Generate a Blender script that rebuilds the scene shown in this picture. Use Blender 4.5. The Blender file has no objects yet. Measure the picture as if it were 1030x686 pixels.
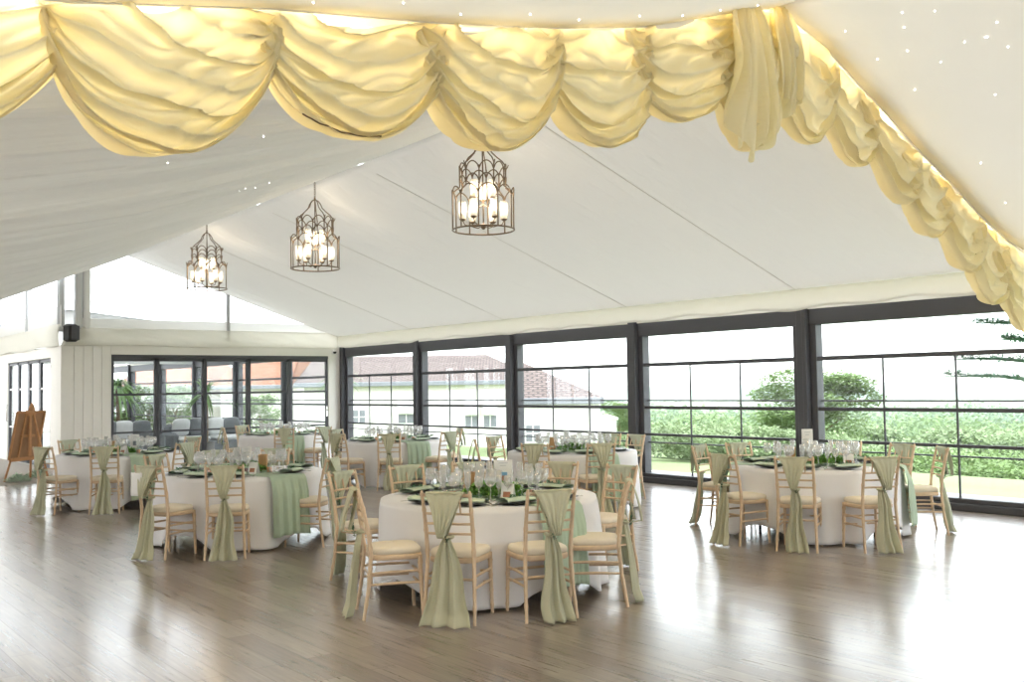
import bpy, math, random
from mathutils import Vector, Matrix
from math import sin, cos, pi, radians, sqrt, atan2

SC = bpy.context.scene
COL = SC.collection
random.seed(7)

# ------------------------------------------------------------------ helpers
class MB:
    """collects shapes and links them as one mesh object"""
    def __init__(s):
        s.v = []; s.f = []; s.sm = []
    def add(s, vs, fs, smooth=False):
        b = len(s.v)
        s.v += [tuple(p) for p in vs]
        s.f += [tuple(b + i for i in f) for f in fs]
        s.sm += [smooth] * len(fs)
    def box(s, x0, x1, y0, y1, z0, z1, c=0.0):
        if c <= 0:
            vs = [(x, y, z) for z in (z0, z1) for y in (y0, y1) for x in (x0, x1)]
            s.add(vs, [(0, 2, 3, 1), (4, 5, 7, 6), (0, 1, 5, 4), (2, 6, 7, 3), (0, 4, 6, 2), (1, 3, 7, 5)])
            return
        c = min(c, (x1 - x0) * .45, (y1 - y0) * .45, (z1 - z0) * .45)
        def ring(z, i):
            return [(x0 + i + c, y0 + i, z), (x1 - i - c, y0 + i, z), (x1 - i, y0 + i + c, z), (x1 - i, y1 - i - c, z),
                    (x1 - i - c, y1 - i, z), (x0 + i + c, y1 - i, z), (x0 + i, y1 - i - c, z), (x0 + i, y0 + i + c, z)]
        vs = ring(z0, c) + ring(z0 + c, 0) + ring(z1 - c, 0) + ring(z1, c)
        fs = [tuple(reversed(range(8))), tuple(range(24, 32))]
        for k in range(3):
            for i in range(8):
                j = (i + 1) % 8
                fs.append((k * 8 + i, k * 8 + j, k * 8 + 8 + j, k * 8 + 8 + i))
        s.add(vs, fs)
    def obox(s, M, x0, x1, y0, y1, z0, z1, c=0.0):
        n = len(s.v)
        s.box(x0, x1, y0, y1, z0, z1, c)
        for i in range(n, len(s.v)):
            s.v[i] = tuple(M @ Vector(s.v[i]))
    def tube(s, pts, r, n=8, closed=False, caps=True):
        pts = [Vector(p) for p in pts]
        N = len(pts)
        rs = r if isinstance(r, (list, tuple)) else [r] * N
        rings = []
        up = None
        for i, p in enumerate(pts):
            if closed:
                t = pts[(i + 1) % N] - pts[i - 1]
            else:
                t = pts[min(i + 1, N - 1)] - pts[max(i - 1, 0)]
            t.normalize()
            if up is None:
                up = Vector((0, 0, 1)) if abs(t.z) < .9 else Vector((1, 0, 0))
            a = up - t * up.dot(t)
            if a.length < 1e-5:
                a = t.orthogonal()
            a.normalize(); up = a
            b = t.cross(a)
            rings.append([p + (a * cos(2 * pi * k / n) + b * sin(2 * pi * k / n)) * rs[i] for k in range(n)])
        vs = [q for rg in rings for q in rg]
        fs = []
        for i in range(N if closed else N - 1):
            j = (i + 1) % N
            for k in range(n):
                l = (k + 1) % n
                fs.append((i * n + k, i * n + l, j * n + l, j * n + k))
        s.add(vs, fs, True)
        if caps and not closed:
            s.add(rings[0], [tuple(reversed(range(n)))])
            s.add(rings[-1], [tuple(range(n))])
    def lathe(s, prof, n=16, at=(0, 0, 0)):
        vs = []; fs = []
        for (r, z) in prof:
            for k in range(n):
                vs.append((at[0] + r * cos(2 * pi * k / n), at[1] + r * sin(2 * pi * k / n), at[2] + z))
        for i in range(len(prof) - 1):
            for k in range(n):
                l = (k + 1) % n
                fs.append((i * n + k, i * n + l, i * n + n + l, i * n + n + k))
        s.add(vs, fs, True)
    def grid(s, fn, nu, nv, smooth=True, wrap=False):
        vs = [fn(i / nu, j / nv) for j in range(nv + 1) for i in range(nu + (0 if wrap else 1))]
        w = nu if wrap else nu + 1
        fs = []
        for j in range(nv):
            for i in range(nu):
                k = (i + 1) % w if wrap else i + 1
                fs.append((j * w + i, j * w + k, j * w + w + k, j * w + w + i))
        s.add(vs, fs, smooth)
    def leaf(s, p, d, l, w, up=Vector((0, 0, 1))):
        p = Vector(p); d = Vector(d).normalized()
        sd = d.cross(up)
        if sd.length < 1e-3:
            sd = Vector((1, 0, 0))
        sd.normalize()
        nn = sd.cross(d)
        s.add([p, p + d * l * .5 + sd * w * .5 + nn * w * .12, p + d * l, p + d * l * .5 - sd * w * .5 + nn * w * .12],
              [(0, 1, 2), (0, 2, 3)])
    def build(s, name, mat=None, parent=None):
        me = bpy.data.meshes.new(name)
        me.from_pydata(s.v, [], s.f)
        me.polygons.foreach_set('use_smooth', s.sm)
        me.update()
        o = bpy.data.objects.new(name, me)
        COL.objects.link(o)
        if mat:
            me.materials.append(mat)
        if parent:
            o.parent = parent
        return o

def tag(o, label, cat, group=None, kind=None):
    o['label'] = label; o['category'] = cat
    if group: o['group'] = group
    if kind: o['kind'] = kind
    return o

def thing(name, label, cat, loc=(0, 0, 0), rz=0.0, group=None):
    o = bpy.data.objects.new(name, None); COL.objects.link(o)
    o.empty_display_size = .1
    o.location = loc; o.rotation_euler = (0, 0, rz)
    return tag(o, label, cat, group)

def struct(o, label=None):
    o['kind'] = 'structure'
    if label: o['label'] = label
    return o

def dup(o, loc=None, rz=None, label=None, group=None, parent=None):
    c = o.copy(); COL.objects.link(c)
    if parent: c.parent = parent
    for ch in list(o.children):
        dup(ch, parent=c)
    if loc is not None: c.location = loc
    if rz is not None: c.rotation_euler = (0, 0, rz)
    if label: c['label'] = label
    if group: c['group'] = group
    return c

def solid(o, t, off=0):
    m = o.modifiers.new('solid', 'SOLIDIFY'); m.thickness = t; m.offset = off
    return o

# ------------------------------------------------------------------ materials
def mat(name, col, rough=.6, spec=.3, metal=0.0, bump=None, var=None, emit=None, transl=0.0, tcol=None):
    m = bpy.data.materials.new(name); m.use_nodes = True
    nt = m.node_tree; N = nt.nodes; L = nt.links
    b = N['Principled BSDF']; out = N['Material Output']
    b.inputs['Base Color'].default_value = (*col, 1)
    b.inputs['Roughness'].default_value = rough
    b.inputs['Specular IOR Level'].default_value = spec
    b.inputs['Metallic'].default_value = metal
    tc = N.new('ShaderNodeTexCoord')
    colsock = None
    if var:
        sc_, amt = var[0], var[1]
        mp = N.new('ShaderNodeMapping'); L.new(tc.outputs['Object'], mp.inputs['Vector'])
        if len(var) > 2: mp.inputs['Scale'].default_value = var[2]
        nz = N.new('ShaderNodeTexNoise'); nz.inputs['Scale'].default_value = sc_; nz.inputs['Detail'].default_value = 4
        L.new(mp.outputs['Vector'], nz.inputs['Vector'])
        mx = N.new('ShaderNodeMix'); mx.data_type = 'RGBA'
        mx.inputs['A'].default_value = (*[max(0, c * (1 - amt)) for c in col], 1)
        mx.inputs['B'].default_value = (*[min(1, c * (1 + amt)) for c in col], 1)
        L.new(nz.outputs['Fac'], mx.inputs['Factor'])
        L.new(mx.outputs['Result'], b.inputs['Base Color'])
        colsock = mx.outputs['Result']
    if bump:
        sc_, st = bump[0], bump[1]
        mp = N.new('ShaderNodeMapping'); L.new(tc.outputs['Object'], mp.inputs['Vector'])
        if len(bump) > 2: mp.inputs['Scale'].default_value = bump[2]
        nz = N.new('ShaderNodeTexNoise'); nz.inputs['Scale'].default_value = sc_; nz.inputs['Detail'].default_value = 3
        L.new(mp.outputs['Vector'], nz.inputs['Vector'])
        bp = N.new('ShaderNodeBump'); bp.inputs['Strength'].default_value = st; bp.inputs['Distance'].default_value = .02
        L.new(nz.outputs['Fac'], bp.inputs['Height']); L.new(bp.outputs['Normal'], b.inputs['Normal'])
    if emit:
        b.inputs['Emission Color'].default_value = (*emit[0], 1); b.inputs['Emission Strength'].default_value = emit[1]
    if transl > 0:
        t = N.new('ShaderNodeBsdfTranslucent'); t.inputs['Color'].default_value = (*col, 1)
        if tcol: t.inputs['Color'].default_value = (*tcol, 1)
        elif colsock: L.new(colsock, t.inputs['Color'])
        ms = N.new('ShaderNodeMixShader'); ms.inputs['Fac'].default_value = transl
        L.new(b.outputs['BSDF'], ms.inputs[1]); L.new(t.outputs['BSDF'], ms.inputs[2])
        L.new(ms.outputs['Shader'], out.inputs['Surface'])
    return m

def glass(name, tint=(1, 1, 1), f0=.04, edge=.5, rough=0.0, white_mix=0.0):
    m = bpy.data.materials.new(name); m.use_nodes = True
    nt = m.node_tree; N = nt.nodes; L = nt.links
    N.remove(N['Principled BSDF'])
    lw = N.new('ShaderNodeLayerWeight'); lw.inputs['Blend'].default_value = .35
    mr = N.new('ShaderNodeMapRange'); mr.inputs['To Min'].default_value = f0; mr.inputs['To Max'].default_value = edge
    L.new(lw.outputs['Facing'], mr.inputs['Value'])
    tr = N.new('ShaderNodeBsdfTransparent'); tr.inputs['Color'].default_value = (*tint, 1)
    gl = N.new('ShaderNodeBsdfGlossy'); gl.inputs['Roughness'].default_value = rough
    mx = N.new('ShaderNodeMixShader')
    L.new(mr.outputs['Result'], mx.inputs['Fac']); L.new(tr.outputs['BSDF'], mx.inputs[1]); L.new(gl.outputs['BSDF'], mx.inputs[2])
    res = mx
    if white_mix > 0:
        tl = N.new('ShaderNodeBsdfTranslucent'); tl.inputs['Color'].default_value = (1, 1, 1, 1)
        df = N.new('ShaderNodeBsdfDiffuse'); df.inputs['Color'].default_value = (.95, .95, .95, 1)
        m1 = N.new('ShaderNodeMixShader'); m1.inputs['Fac'].default_value = .5
        L.new(tl.outputs['BSDF'], m1.inputs[1]); L.new(df.outputs['BSDF'], m1.inputs[2])
        m2 = N.new('ShaderNodeMixShader'); m2.inputs['Fac'].default_value = white_mix
        L.new(mx.outputs['Shader'], m2.inputs[1]); L.new(m1.outputs['Shader'], m2.inputs[2]); res = m2
    L.new(res.outputs['Shader'], N['Material Output'].inputs['Surface'])
    return m

def floor_mat():
    m = bpy.data.materials.new('oak_planks'); m.use_nodes = True
    nt = m.node_tree; N = nt.nodes; L = nt.links
    b = N['Principled BSDF']
    tc = N.new('ShaderNodeTexCoord')
    mp = N.new('ShaderNodeMapping'); mp.inputs['Rotation'].default_value = (0, 0, pi / 2)
    L.new(tc.outputs['Object'], mp.inputs['Vector'])
    br = N.new('ShaderNodeTexBrick')
    br.inputs['Scale'].default_value = 1.0
    br.inputs['Brick Width'].default_value = 1.25; br.inputs['Row Height'].default_value = .17
    br.inputs['Mortar Size'].default_value = .0025; br.inputs['Mortar Smooth'].default_value = .3
    br.inputs['Color1'].default_value = (.195, .152, .122, 1); br.inputs['Color2'].default_value = (.315, .26, .215, 1)
    br.inputs['Mortar'].default_value = (.09, .065, .048, 1); br.offset = .37
    L.new(mp.outputs['Vector'], br.inputs['Vector'])
    mp2 = N.new('ShaderNodeMapping'); mp2.inputs['Scale'].default_value = (22, .9, 1)
    L.new(tc.outputs['Object'], mp2.inputs['Vector'])
    nz = N.new('ShaderNodeTexNoise'); nz.inputs['Scale'].default_value = 1.6; nz.inputs['Detail'].default_value = 6; nz.inputs['Roughness'].default_value = .65
    L.new(mp2.outputs['Vector'], nz.inputs['Vector'])
    mr = N.new('ShaderNodeMapRange'); mr.inputs['From Min'].default_value = .3; mr.inputs['From Max'].default_value = .7
    mr.inputs['To Min'].default_value = .62; mr.inputs['To Max'].default_value = 1.35
    L.new(nz.outputs['Fac'], mr.inputs['Value'])
    mx = N.new('ShaderNodeMix'); mx.data_type = 'RGBA'; mx.blend_type = 'MULTIPLY'; mx.inputs['Factor'].default_value = 1
    L.new(br.outputs['Color'], mx.inputs['A']); L.new(mr.outputs['Result'], mx.inputs['B'])
    L.new(mx.outputs['Result'], b.inputs['Base Color'])
    mr2 = N.new('ShaderNodeMapRange'); mr2.inputs['To Min'].default_value = .20; mr2.inputs['To Max'].default_value = .38
    L.new(nz.outputs['Fac'], mr2.inputs['Value']); L.new(mr2.outputs['Result'], b.inputs['Roughness'])
    b.inputs['Specular IOR Level'].default_value = .8; b.inputs['Coat Weight'].default_value = .6; b.inputs['Coat Roughness'].default_value = .17; b.inputs['Coat IOR'].default_value = 1.6
    bp = N.new('ShaderNodeBump'); bp.inputs['Strength'].default_value = .15; bp.inputs['Distance'].default_value = .003
    L.new(nz.outputs['Fac'], bp.inputs['Height']); L.new(bp.outputs['Normal'], b.inputs['Normal'])
    return m

def tile_mat(name, c1, c2, mortar, sx=.3, sy=.25):
    m = bpy.data.materials.new(name); m.use_nodes = True
    nt = m.node_tree; N = nt.nodes; L = nt.links
    b = N['Principled BSDF']; b.inputs['Roughness'].default_value = .85
    tc = N.new('ShaderNodeTexCoord')
    br = N.new('ShaderNodeTexBrick'); br.inputs['Scale'].default_value = 1
    br.inputs['Brick Width'].default_value = sx; br.inputs['Row Height'].default_value = sy
    br.inputs['Mortar Size'].default_value = .035
    br.inputs['Color1'].default_value = (*c1, 1); br.inputs['Color2'].default_value = (*c2, 1); br.inputs['Mortar'].default_value = (*mortar, 1)
    L.new(tc.outputs['Object'], br.inputs['Vector']); L.new(br.outputs['Color'], b.inputs['Base Color'])
    return m

M = dict(
    floor=floor_mat(),
    carpet=mat('carpet', (.42, .38, .34), .95, .05, bump=(180, .4), var=(30, .15)),
    black=mat('anthracite_metal', (.075, .075, .085), .45, .35, bump=(60, .03)),
    grey_metal=mat('grey_aluminium', (.55, .56, .57), .4, .4, .3, bump=(40, .03)),
    white_metal=mat('white_paint', (.82, .81, .79), .45, .35, bump=(50, .03)),
    cream=mat('cream_board', (.86, .835, .785), .6, .3, bump=(12, .05), var=(3, .03)),
    liner=mat('ivory_ceiling_liner', (.85, .84, .81), .8, .1, bump=(2.0, 1.0, (.45, 6, 1)), transl=.23),
    seam=mat('liner_seam', (.76, .74, .69), .8, .1, var=(10, .05)),
    lounge_roof=mat('lounge_roof_sheet', (.85, .85, .84), .7, .1, bump=(6, .2), transl=.45),
    liner_l=mat('ivory_ceiling_liner_swept', (.85, .84, .81), .8, .1, bump=(2.2, 1.0, (.3, 8, 1)), transl=.19),
    liner_n=mat('ivory_starlit_liner', (.84, .82, .77), .8, .1, bump=(3.0, .25, (.5, 3, 1)), transl=.30),
    pelmet=mat('ivory_pelmet', (.90, .885, .83), .75, .1, bump=(3, .6, (3, .7, 1)), transl=.45),
    swag=mat('yellow_cream_satin', (.98, .925, .73), .5, .25, bump=(7, .4, (1, 1, 2.5)), transl=.42, var=(2, .05), tcol=(1, .90, .55)),
    glasspane=glass('window_glass', (.97, .985, .985), .008, .09),
    clearpvc=glass('clear_pvc', (.96, .97, .98), .03, .2, .05),
    glassware=glass('glassware', (1, 1, 1), .10, .75, .04, .17),  # white mixed into clear glass stands in for bright window reflections
    wood=mat('limed_chair_wood', (.70, .53, .37), .5, .3, bump=(40, .15, (1, 1, .2)), var=(25, .16)),
    cushion=mat('ivory_cushion', (.80, .72, .60), .85, .1, bump=(120, .15), var=(12, .05)),
    sash=mat('sage_chiffon', (.69, .68, .52), .8, .1, bump=(90, .12), transl=.3, var=(6, .08)),
    sash2=mat('pale_sage_chiffon', (.68, .71, .58), .8, .1, bump=(90, .12), transl=.3, var=(6, .08)),
    runner=mat('mint_sage_runner', (.58, .70, .56), .8, .1, bump=(60, .15), transl=.2, var=(5, .1)),
    cloth=mat('white_tablecloth', (.90, .885, .90), .8, .12, bump=(10, .12), transl=.12),
    leaf=mat('eucalyptus_leaf', (.10, .20, .12), .6, .3, var=(20, .35)),
    moss=mat('green_garland', (.16, .34, .07), .65, .25, var=(18, .5)),
    napkin=mat('sage_napkin', (.55, .65, .52), .85, .1, bump=(80, .15)),
    plate=mat('charcoal_charger', (.07, .07, .068), .3, .5, var=(8, .2)),
    silver=mat('silver_cutlery', (.75, .74, .72), .25, .5, .9, var=(6, .05)),
    china=mat('white_china', (.86, .86, .85), .25, .5, var=(6, .03)),
    card=mat('white_card', (.86, .85, .83), .8, .1, bump=(90, .05)),
    kraft=mat('kraft_card', (.48, .30, .15), .85, .1, var=(14, .15)),
    wax=mat('ivory_wax', (.90, .88, .82), .5, .3, transl=.2, var=(5, .03)),
    amber=mat('amber_preserve', (.80, .30, .06), .4, .4, transl=.3, var=(12, .25)),
    wine=mat('dark_red_preserve', (.13, .02, .02), .35, .4, var=(12, .3)),
    ink=mat('dark_ink', (.10, .10, .11), .8, .1, var=(10, .2)),
    photo_sky=mat('print_blue', (.20, .42, .62), .6, .2, var=(12, .3)),
    photo_brick=mat('print_brown', (.42, .20, .12), .6, .2, var=(16, .5)),
    photo_grey=mat('print_grey', (.22, .24, .28), .6, .2, var=(16, .5)),
    bronze=mat('aged_bronze', (.19, .14, .095), .4, .5, .6, var=(20, .3)),
    bulb=mat('warm_bulb', (1, .9, .75), .4, .3, emit=((1, .80, .55), 9), var=(4, .02)),
    shade=glass('candle_shade_glass', (1, .98, .95), .10, .5, .15, .5),
    led=mat('led_point', (1, 1, 1), .3, .3, emit=((1, .96, .9), 8), var=(4, .01)),
    easel=mat('beech_easel', (.50, .25, .11), .55, .3, bump=(30, .15, (1, 1, .15)), var=(18, .2)),
    board=mat('board_back', (.36, .20, .11), .7, .2, bump=(40, .1), var=(6, .15)),
    spk=mat('black_plastic', (.02, .02, .022), .5, .4, bump=(120, .15)),
    sofa=mat('grey_sofa', (.22, .23, .25), .9, .1, bump=(60, .2), var=(10, .1)),
    throw=mat('pale_cushion', (.72, .72, .74), .9, .1, bump=(40, .2), var=(8, .08)),
    palm=mat('palm_leaf', (.20, .34, .12), .55, .3, var=(9, .4)),
    trunk=mat('bark', (.20, .14, .09), .9, .1, bump=(18, .6), var=(10, .3)),
    pot=mat('terracotta_pot', (.20, .19, .19), .7, .2, var=(8, .15)),
    render=mat('white_render', (.80, .78, .72), .9, .1, bump=(8, .15), var=(1.5, .05)),
    roof1=tile_mat('brown_roof_tiles', (.135, .095, .085), (.20, .15, .135), (.06, .045, .04), .26, .16),
    roof2=tile_mat('orange_roof_tiles', (.26, .10, .045), (.33, .15, .08), (.16, .06, .035), .26, .18),
    tree=mat('tree_leaf', (.18, .26, .10), .6, .25, var=(.7, .45), transl=.25),
    tree2=mat('pale_tree_leaf', (.24, .31, .16), .6, .25, var=(.7, .4), transl=.25),
    cedar=mat('cedar_needles', (.07, .15, .09), .7, .2, var=(2, .4)),
    grass=mat('lawn_grass', (.20, .25, .12), .9, .1, bump=(30, .5), var=(.15, .3)),
    terrace=mat('terrace_stone', (.55, .53, .49), .85, .2, var=(2, .12)),
    hills=mat('woodland_hills', (.09, .17, .07), .95, .05, var=(.01, .5), bump=(.03, 1)),
)

# ------------------------------------------------------------------ dimensions
WX = 11.83          # window wall plane
BY = 21.76          # back wall plane
RX = 6.66           # ridge
BAY = [8.34 + 3.33 * k for k in range(-3, 5)]   # bay lines -1.65 .. 21.66
def ridge_z(y): return 4.72 - (y - 5.0) * (.16 / 16.76)
def slope_l(y): return .225 + max(0, (y - 5.0)) / 16.76 * .10
def ceil_r(x, y):
    rz = ridge_z(y); return rz + (2.86 - rz) * (x - RX) / (WX - RX)
def ceil_l(x, y): return ridge_z(y) - slope_l(y) * (RX - x)

# ------------------------------------------------------------------ floor
b = MB(); b.box(-6, WX + .15, -4.7, BY, -.12, 0)
struct(b.build('floor', M['floor']))
b = MB(); b.box(-6, 5.2, 19.35, 31, -.02, .006)
b.box(-6, 5.35, BY, 31, -.12, 0.0)
struct(b.build('floor_carpet', M['carpet']), 'grey beige carpet beyond the wooden floor by the easel')
b = MB(); b.box(5.36, WX + .15, BY + .1, 44, -.12, -.001)
struct(b.build('floor_lounge', M['terrace']), 'pale stone floor of the lounge behind the folding doors')

# ------------------------------------------------------------------ window wall
def window_bay(idx, y0, y1, x=WX, bars=True):
    """one three-sash window between two posts (y0<y1), frame and panes"""
    w = MB()
    w.box(x - .02, x + .16, y0, y1, 2.40, 2.62, .008)
    w.box(x - .05, x + .16, y0, y1, 0.0, .09, .008)
    w.box(x - .01, x + .16, y0, y1, .09, .15, .008)
    for a, c in ((y0, y0 + .10), (y1 - .10, y1)):
        w.box(x + .0, x + .16, a, c, .15, 2.40, .006)
    root = struct(w.build('window_%d' % idx, M['black']))
    s = MB(); s.box(x + .01, x + .05, y0 + .1, y1 - .1, 1.895, 1.955, .005); s.box(x + .01, x + .05, y0 + .1, y1 - .1, 1.20, 1.25, .005)
    s.box(x + .01, x + .05, y0 + .1, y1 - .1, .765, .805, .005)
    s.build('sash_rail', M['black'], root)
    s = MB(); s.box(x + .09, x + .12, y0 + .1, y1 - .1, 1.325, 1.35, .004); s.box(x + .09, x + .12, y0 + .1, y1 - .1, .64, .662, .004)
    s.build('outer_sash_rail', M['black'], root)
    t = (y1 - y0 - .2) / 3
    for k in (1, 2) if bars else ():
        s = MB(); s.box(x + .03, x + .055, y0 + .1 + t * k - .011, y0 + .1 + t * k + .011, .15, 1.895, .003)
        s.build('mullion', M['black'], root)
    g = MB(); g.box(x + .060, x + .066, y0 + .1, y1 - .1, .15, 2.40)
    g.build('pane', M['glasspane'], root)
    return root
wi = 1
posts = BAY + [BAY[-1] + 3.33 * k for k in range(1, 8)]
for k in range(len(posts) - 1):
    window_bay(wi, posts[k] + .09, posts[k + 1] - .09, WX, k < 7); wi += 1
for k, y in enumerate(posts):
    b = MB(); b.box(WX - .09, WX + .18, y - .085, y - .02, 0, 2.66, .006)
    b.box(WX - .07, WX + .18, y - .02, y + .085, 0, 2.66, .006)
    b.box(WX - .12, WX + .16, y - .11, y + .11, 0, .07, .008)
    struct(b.build('trim_%d' % (k + 1), M['black']))

# pelmet over the window wall: gently scalloped fabric band
def pelmet_fn(u, v):
    y = 1.0 + u * (BY - 1.0)
    ph = ((y - BAY[0]) / 3.33) % 1.0
    dip = .035 * (4 * ph * (1 - ph))
    z = 2.90 + .02 * sin(y * 5) * v - (.29 - dip * .9) * v
    return (WX - .15 - .02 * sin(pi * v) + .012 * sin(y * 9) * v + .008 * sin(y * 23) * v, y, z)
b = MB(); b.grid(pelmet_fn, 240, 6)
o = solid(b.build('trim_pelmet_right', M['pelmet']), .006); struct(o, 'ivory fabric pelmet above the window wall')
b = MB(); b.box(WX - .02, WX + .2, -4, 44, 2.62, 2.68); b.box(WX - .06, WX + .2, -4, 44, 2.90, 3.02)
struct(b.build('wall_right', M['cream']), 'eaves board above the window wall')

# ------------------------------------------------------------------ ceiling liner
def bayphase(y):
    return ((y - BAY[0]) / 3.33) % 1.0
def right_fn(u, v):
    y = 5.22 + v * (BY - 5.22); x = RX + u * (WX - .1 - RX)
    ph = bayphase(y); s = 4 * ph * (1 - ph)
    e = min(1, u * 12)
    z = ceil_r(x, y) - .19 * s * sin(pi * min(1, u * .85 + .15)) ** .8 * (1 - u * .6) * e
    z -= .015 * math.exp(-((min(ph, 1 - ph)) / .02) ** 2)
    z += (.012 * sin(y * 7 + u * 3) * (1 - u) + .006 * sin(y * 19 + u * 5) * (1 - u)) * e
    return (x, y, z)
def left_fn(u, v):
    y = 5.22 + v * (BY - 5.22); x = RX - u * 8.6
    ph = bayphase(y); s = 4 * ph * (1 - ph)
    e = min(1, u * 12)
    z = ceil_l(x, y) - .40 * s * min(1, u * 2.4) ** .9
    z += (.018 * sin(y * 6.2 + u * 5) + .026 * sin(y * 13 + u * 6) + .016 * sin(y * 26 + 4 * u)) * e
    return (x, y, z)
b = MB(); b.grid(right_fn, 40, 240)
struct(solid(b.build('ceiling', M['liner']), .004), 'ivory marquee lining on the window side of the ridge')
cl_ = bpy.data.objects['ceiling']
for y in BAY[2:]:
    v = (y + .015 - 5.22) / (BY - 5.22)
    if 0 < v < 1:
        b = MB(); b.tube([(p[0], p[1], p[2] - .004) for p in (right_fn(i / 40, v) for i in range(2, 41))], .006, 6)
        b.build('seam', M['seam'], cl_)
b = MB(); b.grid(left_fn, 44, 300)
struct(solid(b.build('ceiling_left', M['liner_l']), .004), 'ivory marquee lining swept down to the left of the ridge')
cl_ = bpy.data.objects['ceiling_left']
for y in BAY[2:]:
    v = (y + .015 - 5.22) / (BY - 5.22)
    if 0 < v < 1:
        b = MB(); b.tube([(p[0], p[1], p[2] - .004) for p in (left_fn(i / 44, v) for i in range(2, 45))], .006, 6)
        b.build('seam', M['seam'], cl_)

ARCH = [(-6.0, 2.5), (-3.0, 2.95), (0.59, 3.43), (1.226, 3.50), (2.241, 3.70), (3.324, 3.86), (4.253, 4.03), (5.129, 4.23), (6.023, 4.53), (6.66, 4.72),
        (7.266, 4.55), (7.774, 4.31), (8.241, 4.10), (8.733, 3.85), (9.36, 3.59), (9.931, 3.32), (10.552, 3.09), (11.73, 2.80)]
def arch(x):
    for (x0, z0), (x1, z1) in zip(ARCH, ARCH[1:]):
        if x0 <= x <= x1:
            return z0 + (z1 - z0) * (x - x0) / (x1 - x0)
    return ARCH[0][1] if x < ARCH[0][0] else ARCH[-1][1]
def near_fn(x0, x1):
    def fn(u, v):
        x = x0 + u * (x1 - x0); y = 4.86 - v * 9.5
        z = arch(x) - .06 * min(1, (WX - x) * .8) + .05 * min(1, v * 11) - .10 * abs(sin(pi * v * 2.85)) + .01 * sin(v * 60 + u * 2)
        return (x, y, z)
    return fn
b = MB(); b.grid(near_fn(RX, WX - .1), 40, 100); b.grid(near_fn(RX, -6), 60, 100)
struct(solid(b.build('ceiling_near', M['liner_n']), .004), 'near ivory lining dotted with tiny star lights')
b = MB(); b.box(-6, WX, -4.75, -4.65, 0, 1.0); b.box(-6, WX, -4.75, -4.65, 2.2, 4.8)  # unseen wall, added to cut daylight coming from behind
for x in range(-6, 12, 3): b.box(x, x + 1.2, -4.75, -4.65, 1.0, 2.2)
struct(b.build('wall_front', M['cream']), 'unseen far wall of the hall behind the viewer, added to cut frontal daylight')
# seam and aluminium channel closing the lamp gap over the arch
def cap_fn(u, v):
    x = -3 + u * (WX - .1 + 3)
    a = pi * v
    return (x, 4.99 + .27 * cos(a), arch(x) + .02 + .26 * sin(a) ** .6)
b = MB(); b.grid(cap_fn, 90, 10)
struct(solid(b.build('ceiling_gap', M['white_metal']), .004), 'white channel above the draped swags')
pts = [(x, 4.865, z - .055) for x, z in ARCH]
b = MB(); b.tube(pts, .008, 8)
struct(b.build('trim_channel', M['white_metal']), 'thin metal channel along the near lining edge')
# warm lamps tucked in the gap
for x in (1.0, 1.75, 2.7, 3.75, 4.7, 5.6, 6.5, 7.1, 7.8, 8.6, 9.5, 10.4, 11.2):
    l = bpy.data.lights.new('gap_lamp', 'POINT'); l.energy = 5.5 if x < 6.6 else 3; l.color = (1, .77, .42); l.shadow_soft_size = .05
    o = bpy.data.objects.new('gap_lamp', l); o.location = (x, 5.06, arch(x) + .10); COL.objects.link(o)

# ------------------------------------------------------------------ swags
def swag_mesh(x0, z0, x1, z1, drop, bulge, seed, gap=.12, pw=.55, y0=4.97, nple=6.0):
    rnd = random.Random(seed); p1, p2, p3 = [rnd.uniform(0, 6.28) for _ in range(3)]
    sk = rnd.uniform(-.16, .16); tl_ = rnd.choice((-1, 1)) * rnd.uniform(.2, .38)
    def fn(u, v):
        c = max(0.0, 4 * u * (1 - u)) ** pw
        vv = min(1.0, v / .84)
        sag = gap + (1 - gap) * sin(vv * pi / 2) ** .9
        uu = u + sk * sag * u * (1 - u) * 2
        x = x0 + (x1 - x0) * uu
        z = z0 + (z1 - z0) * uu - drop * sag * c
        y = y0 - bulge * c * sin(pi * min(1, vv * .62 + .12))
        if v > .84:
            t = (v - .84) / .16
            y += bulge * .9 * c * sin(t * pi / 2); z += drop * .07 * t * t * c
        wv = vv + tl_ * (u - .5) * (1.15 - vv) + .07 * sin(4.4 * u + p2) + .03 * sin(9 * u + p1 + 6 * vv)
        f = sin(pi * (wv * nple + .30 * sin(2 * pi * u + p1)) + p2)
        f2 = sin(pi * ((wv + .25 * (u - .5)) * nple * 1.9 + .5 * sin(3 * pi * u + p3)) + p1)
        f3 = sin(2 * pi * (vv * 3 + u * 4.5) + p3)
        amp = .046 * min(1, c * 1.3) * (1 - .5 * max(0, (vv - .8) / .2))
        rg = (1 - abs(f)) ** 1.6; rg2 = (1 - abs(f2)) ** 1.5
        y -= amp * (rg * 2.0 - .7) + amp * .5 * (rg2 - .3) + amp * .25 * f3
        z -= amp * .7 * f * c
        ge = (1 - c)
        y += .025 * sin(v * 40 + p2) * ge
        x += .03 * sin(v * 26 + p3) * ge
        return (x, y, z)
    b = MB(); b.grid(fn, 60, 120); return b
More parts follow.
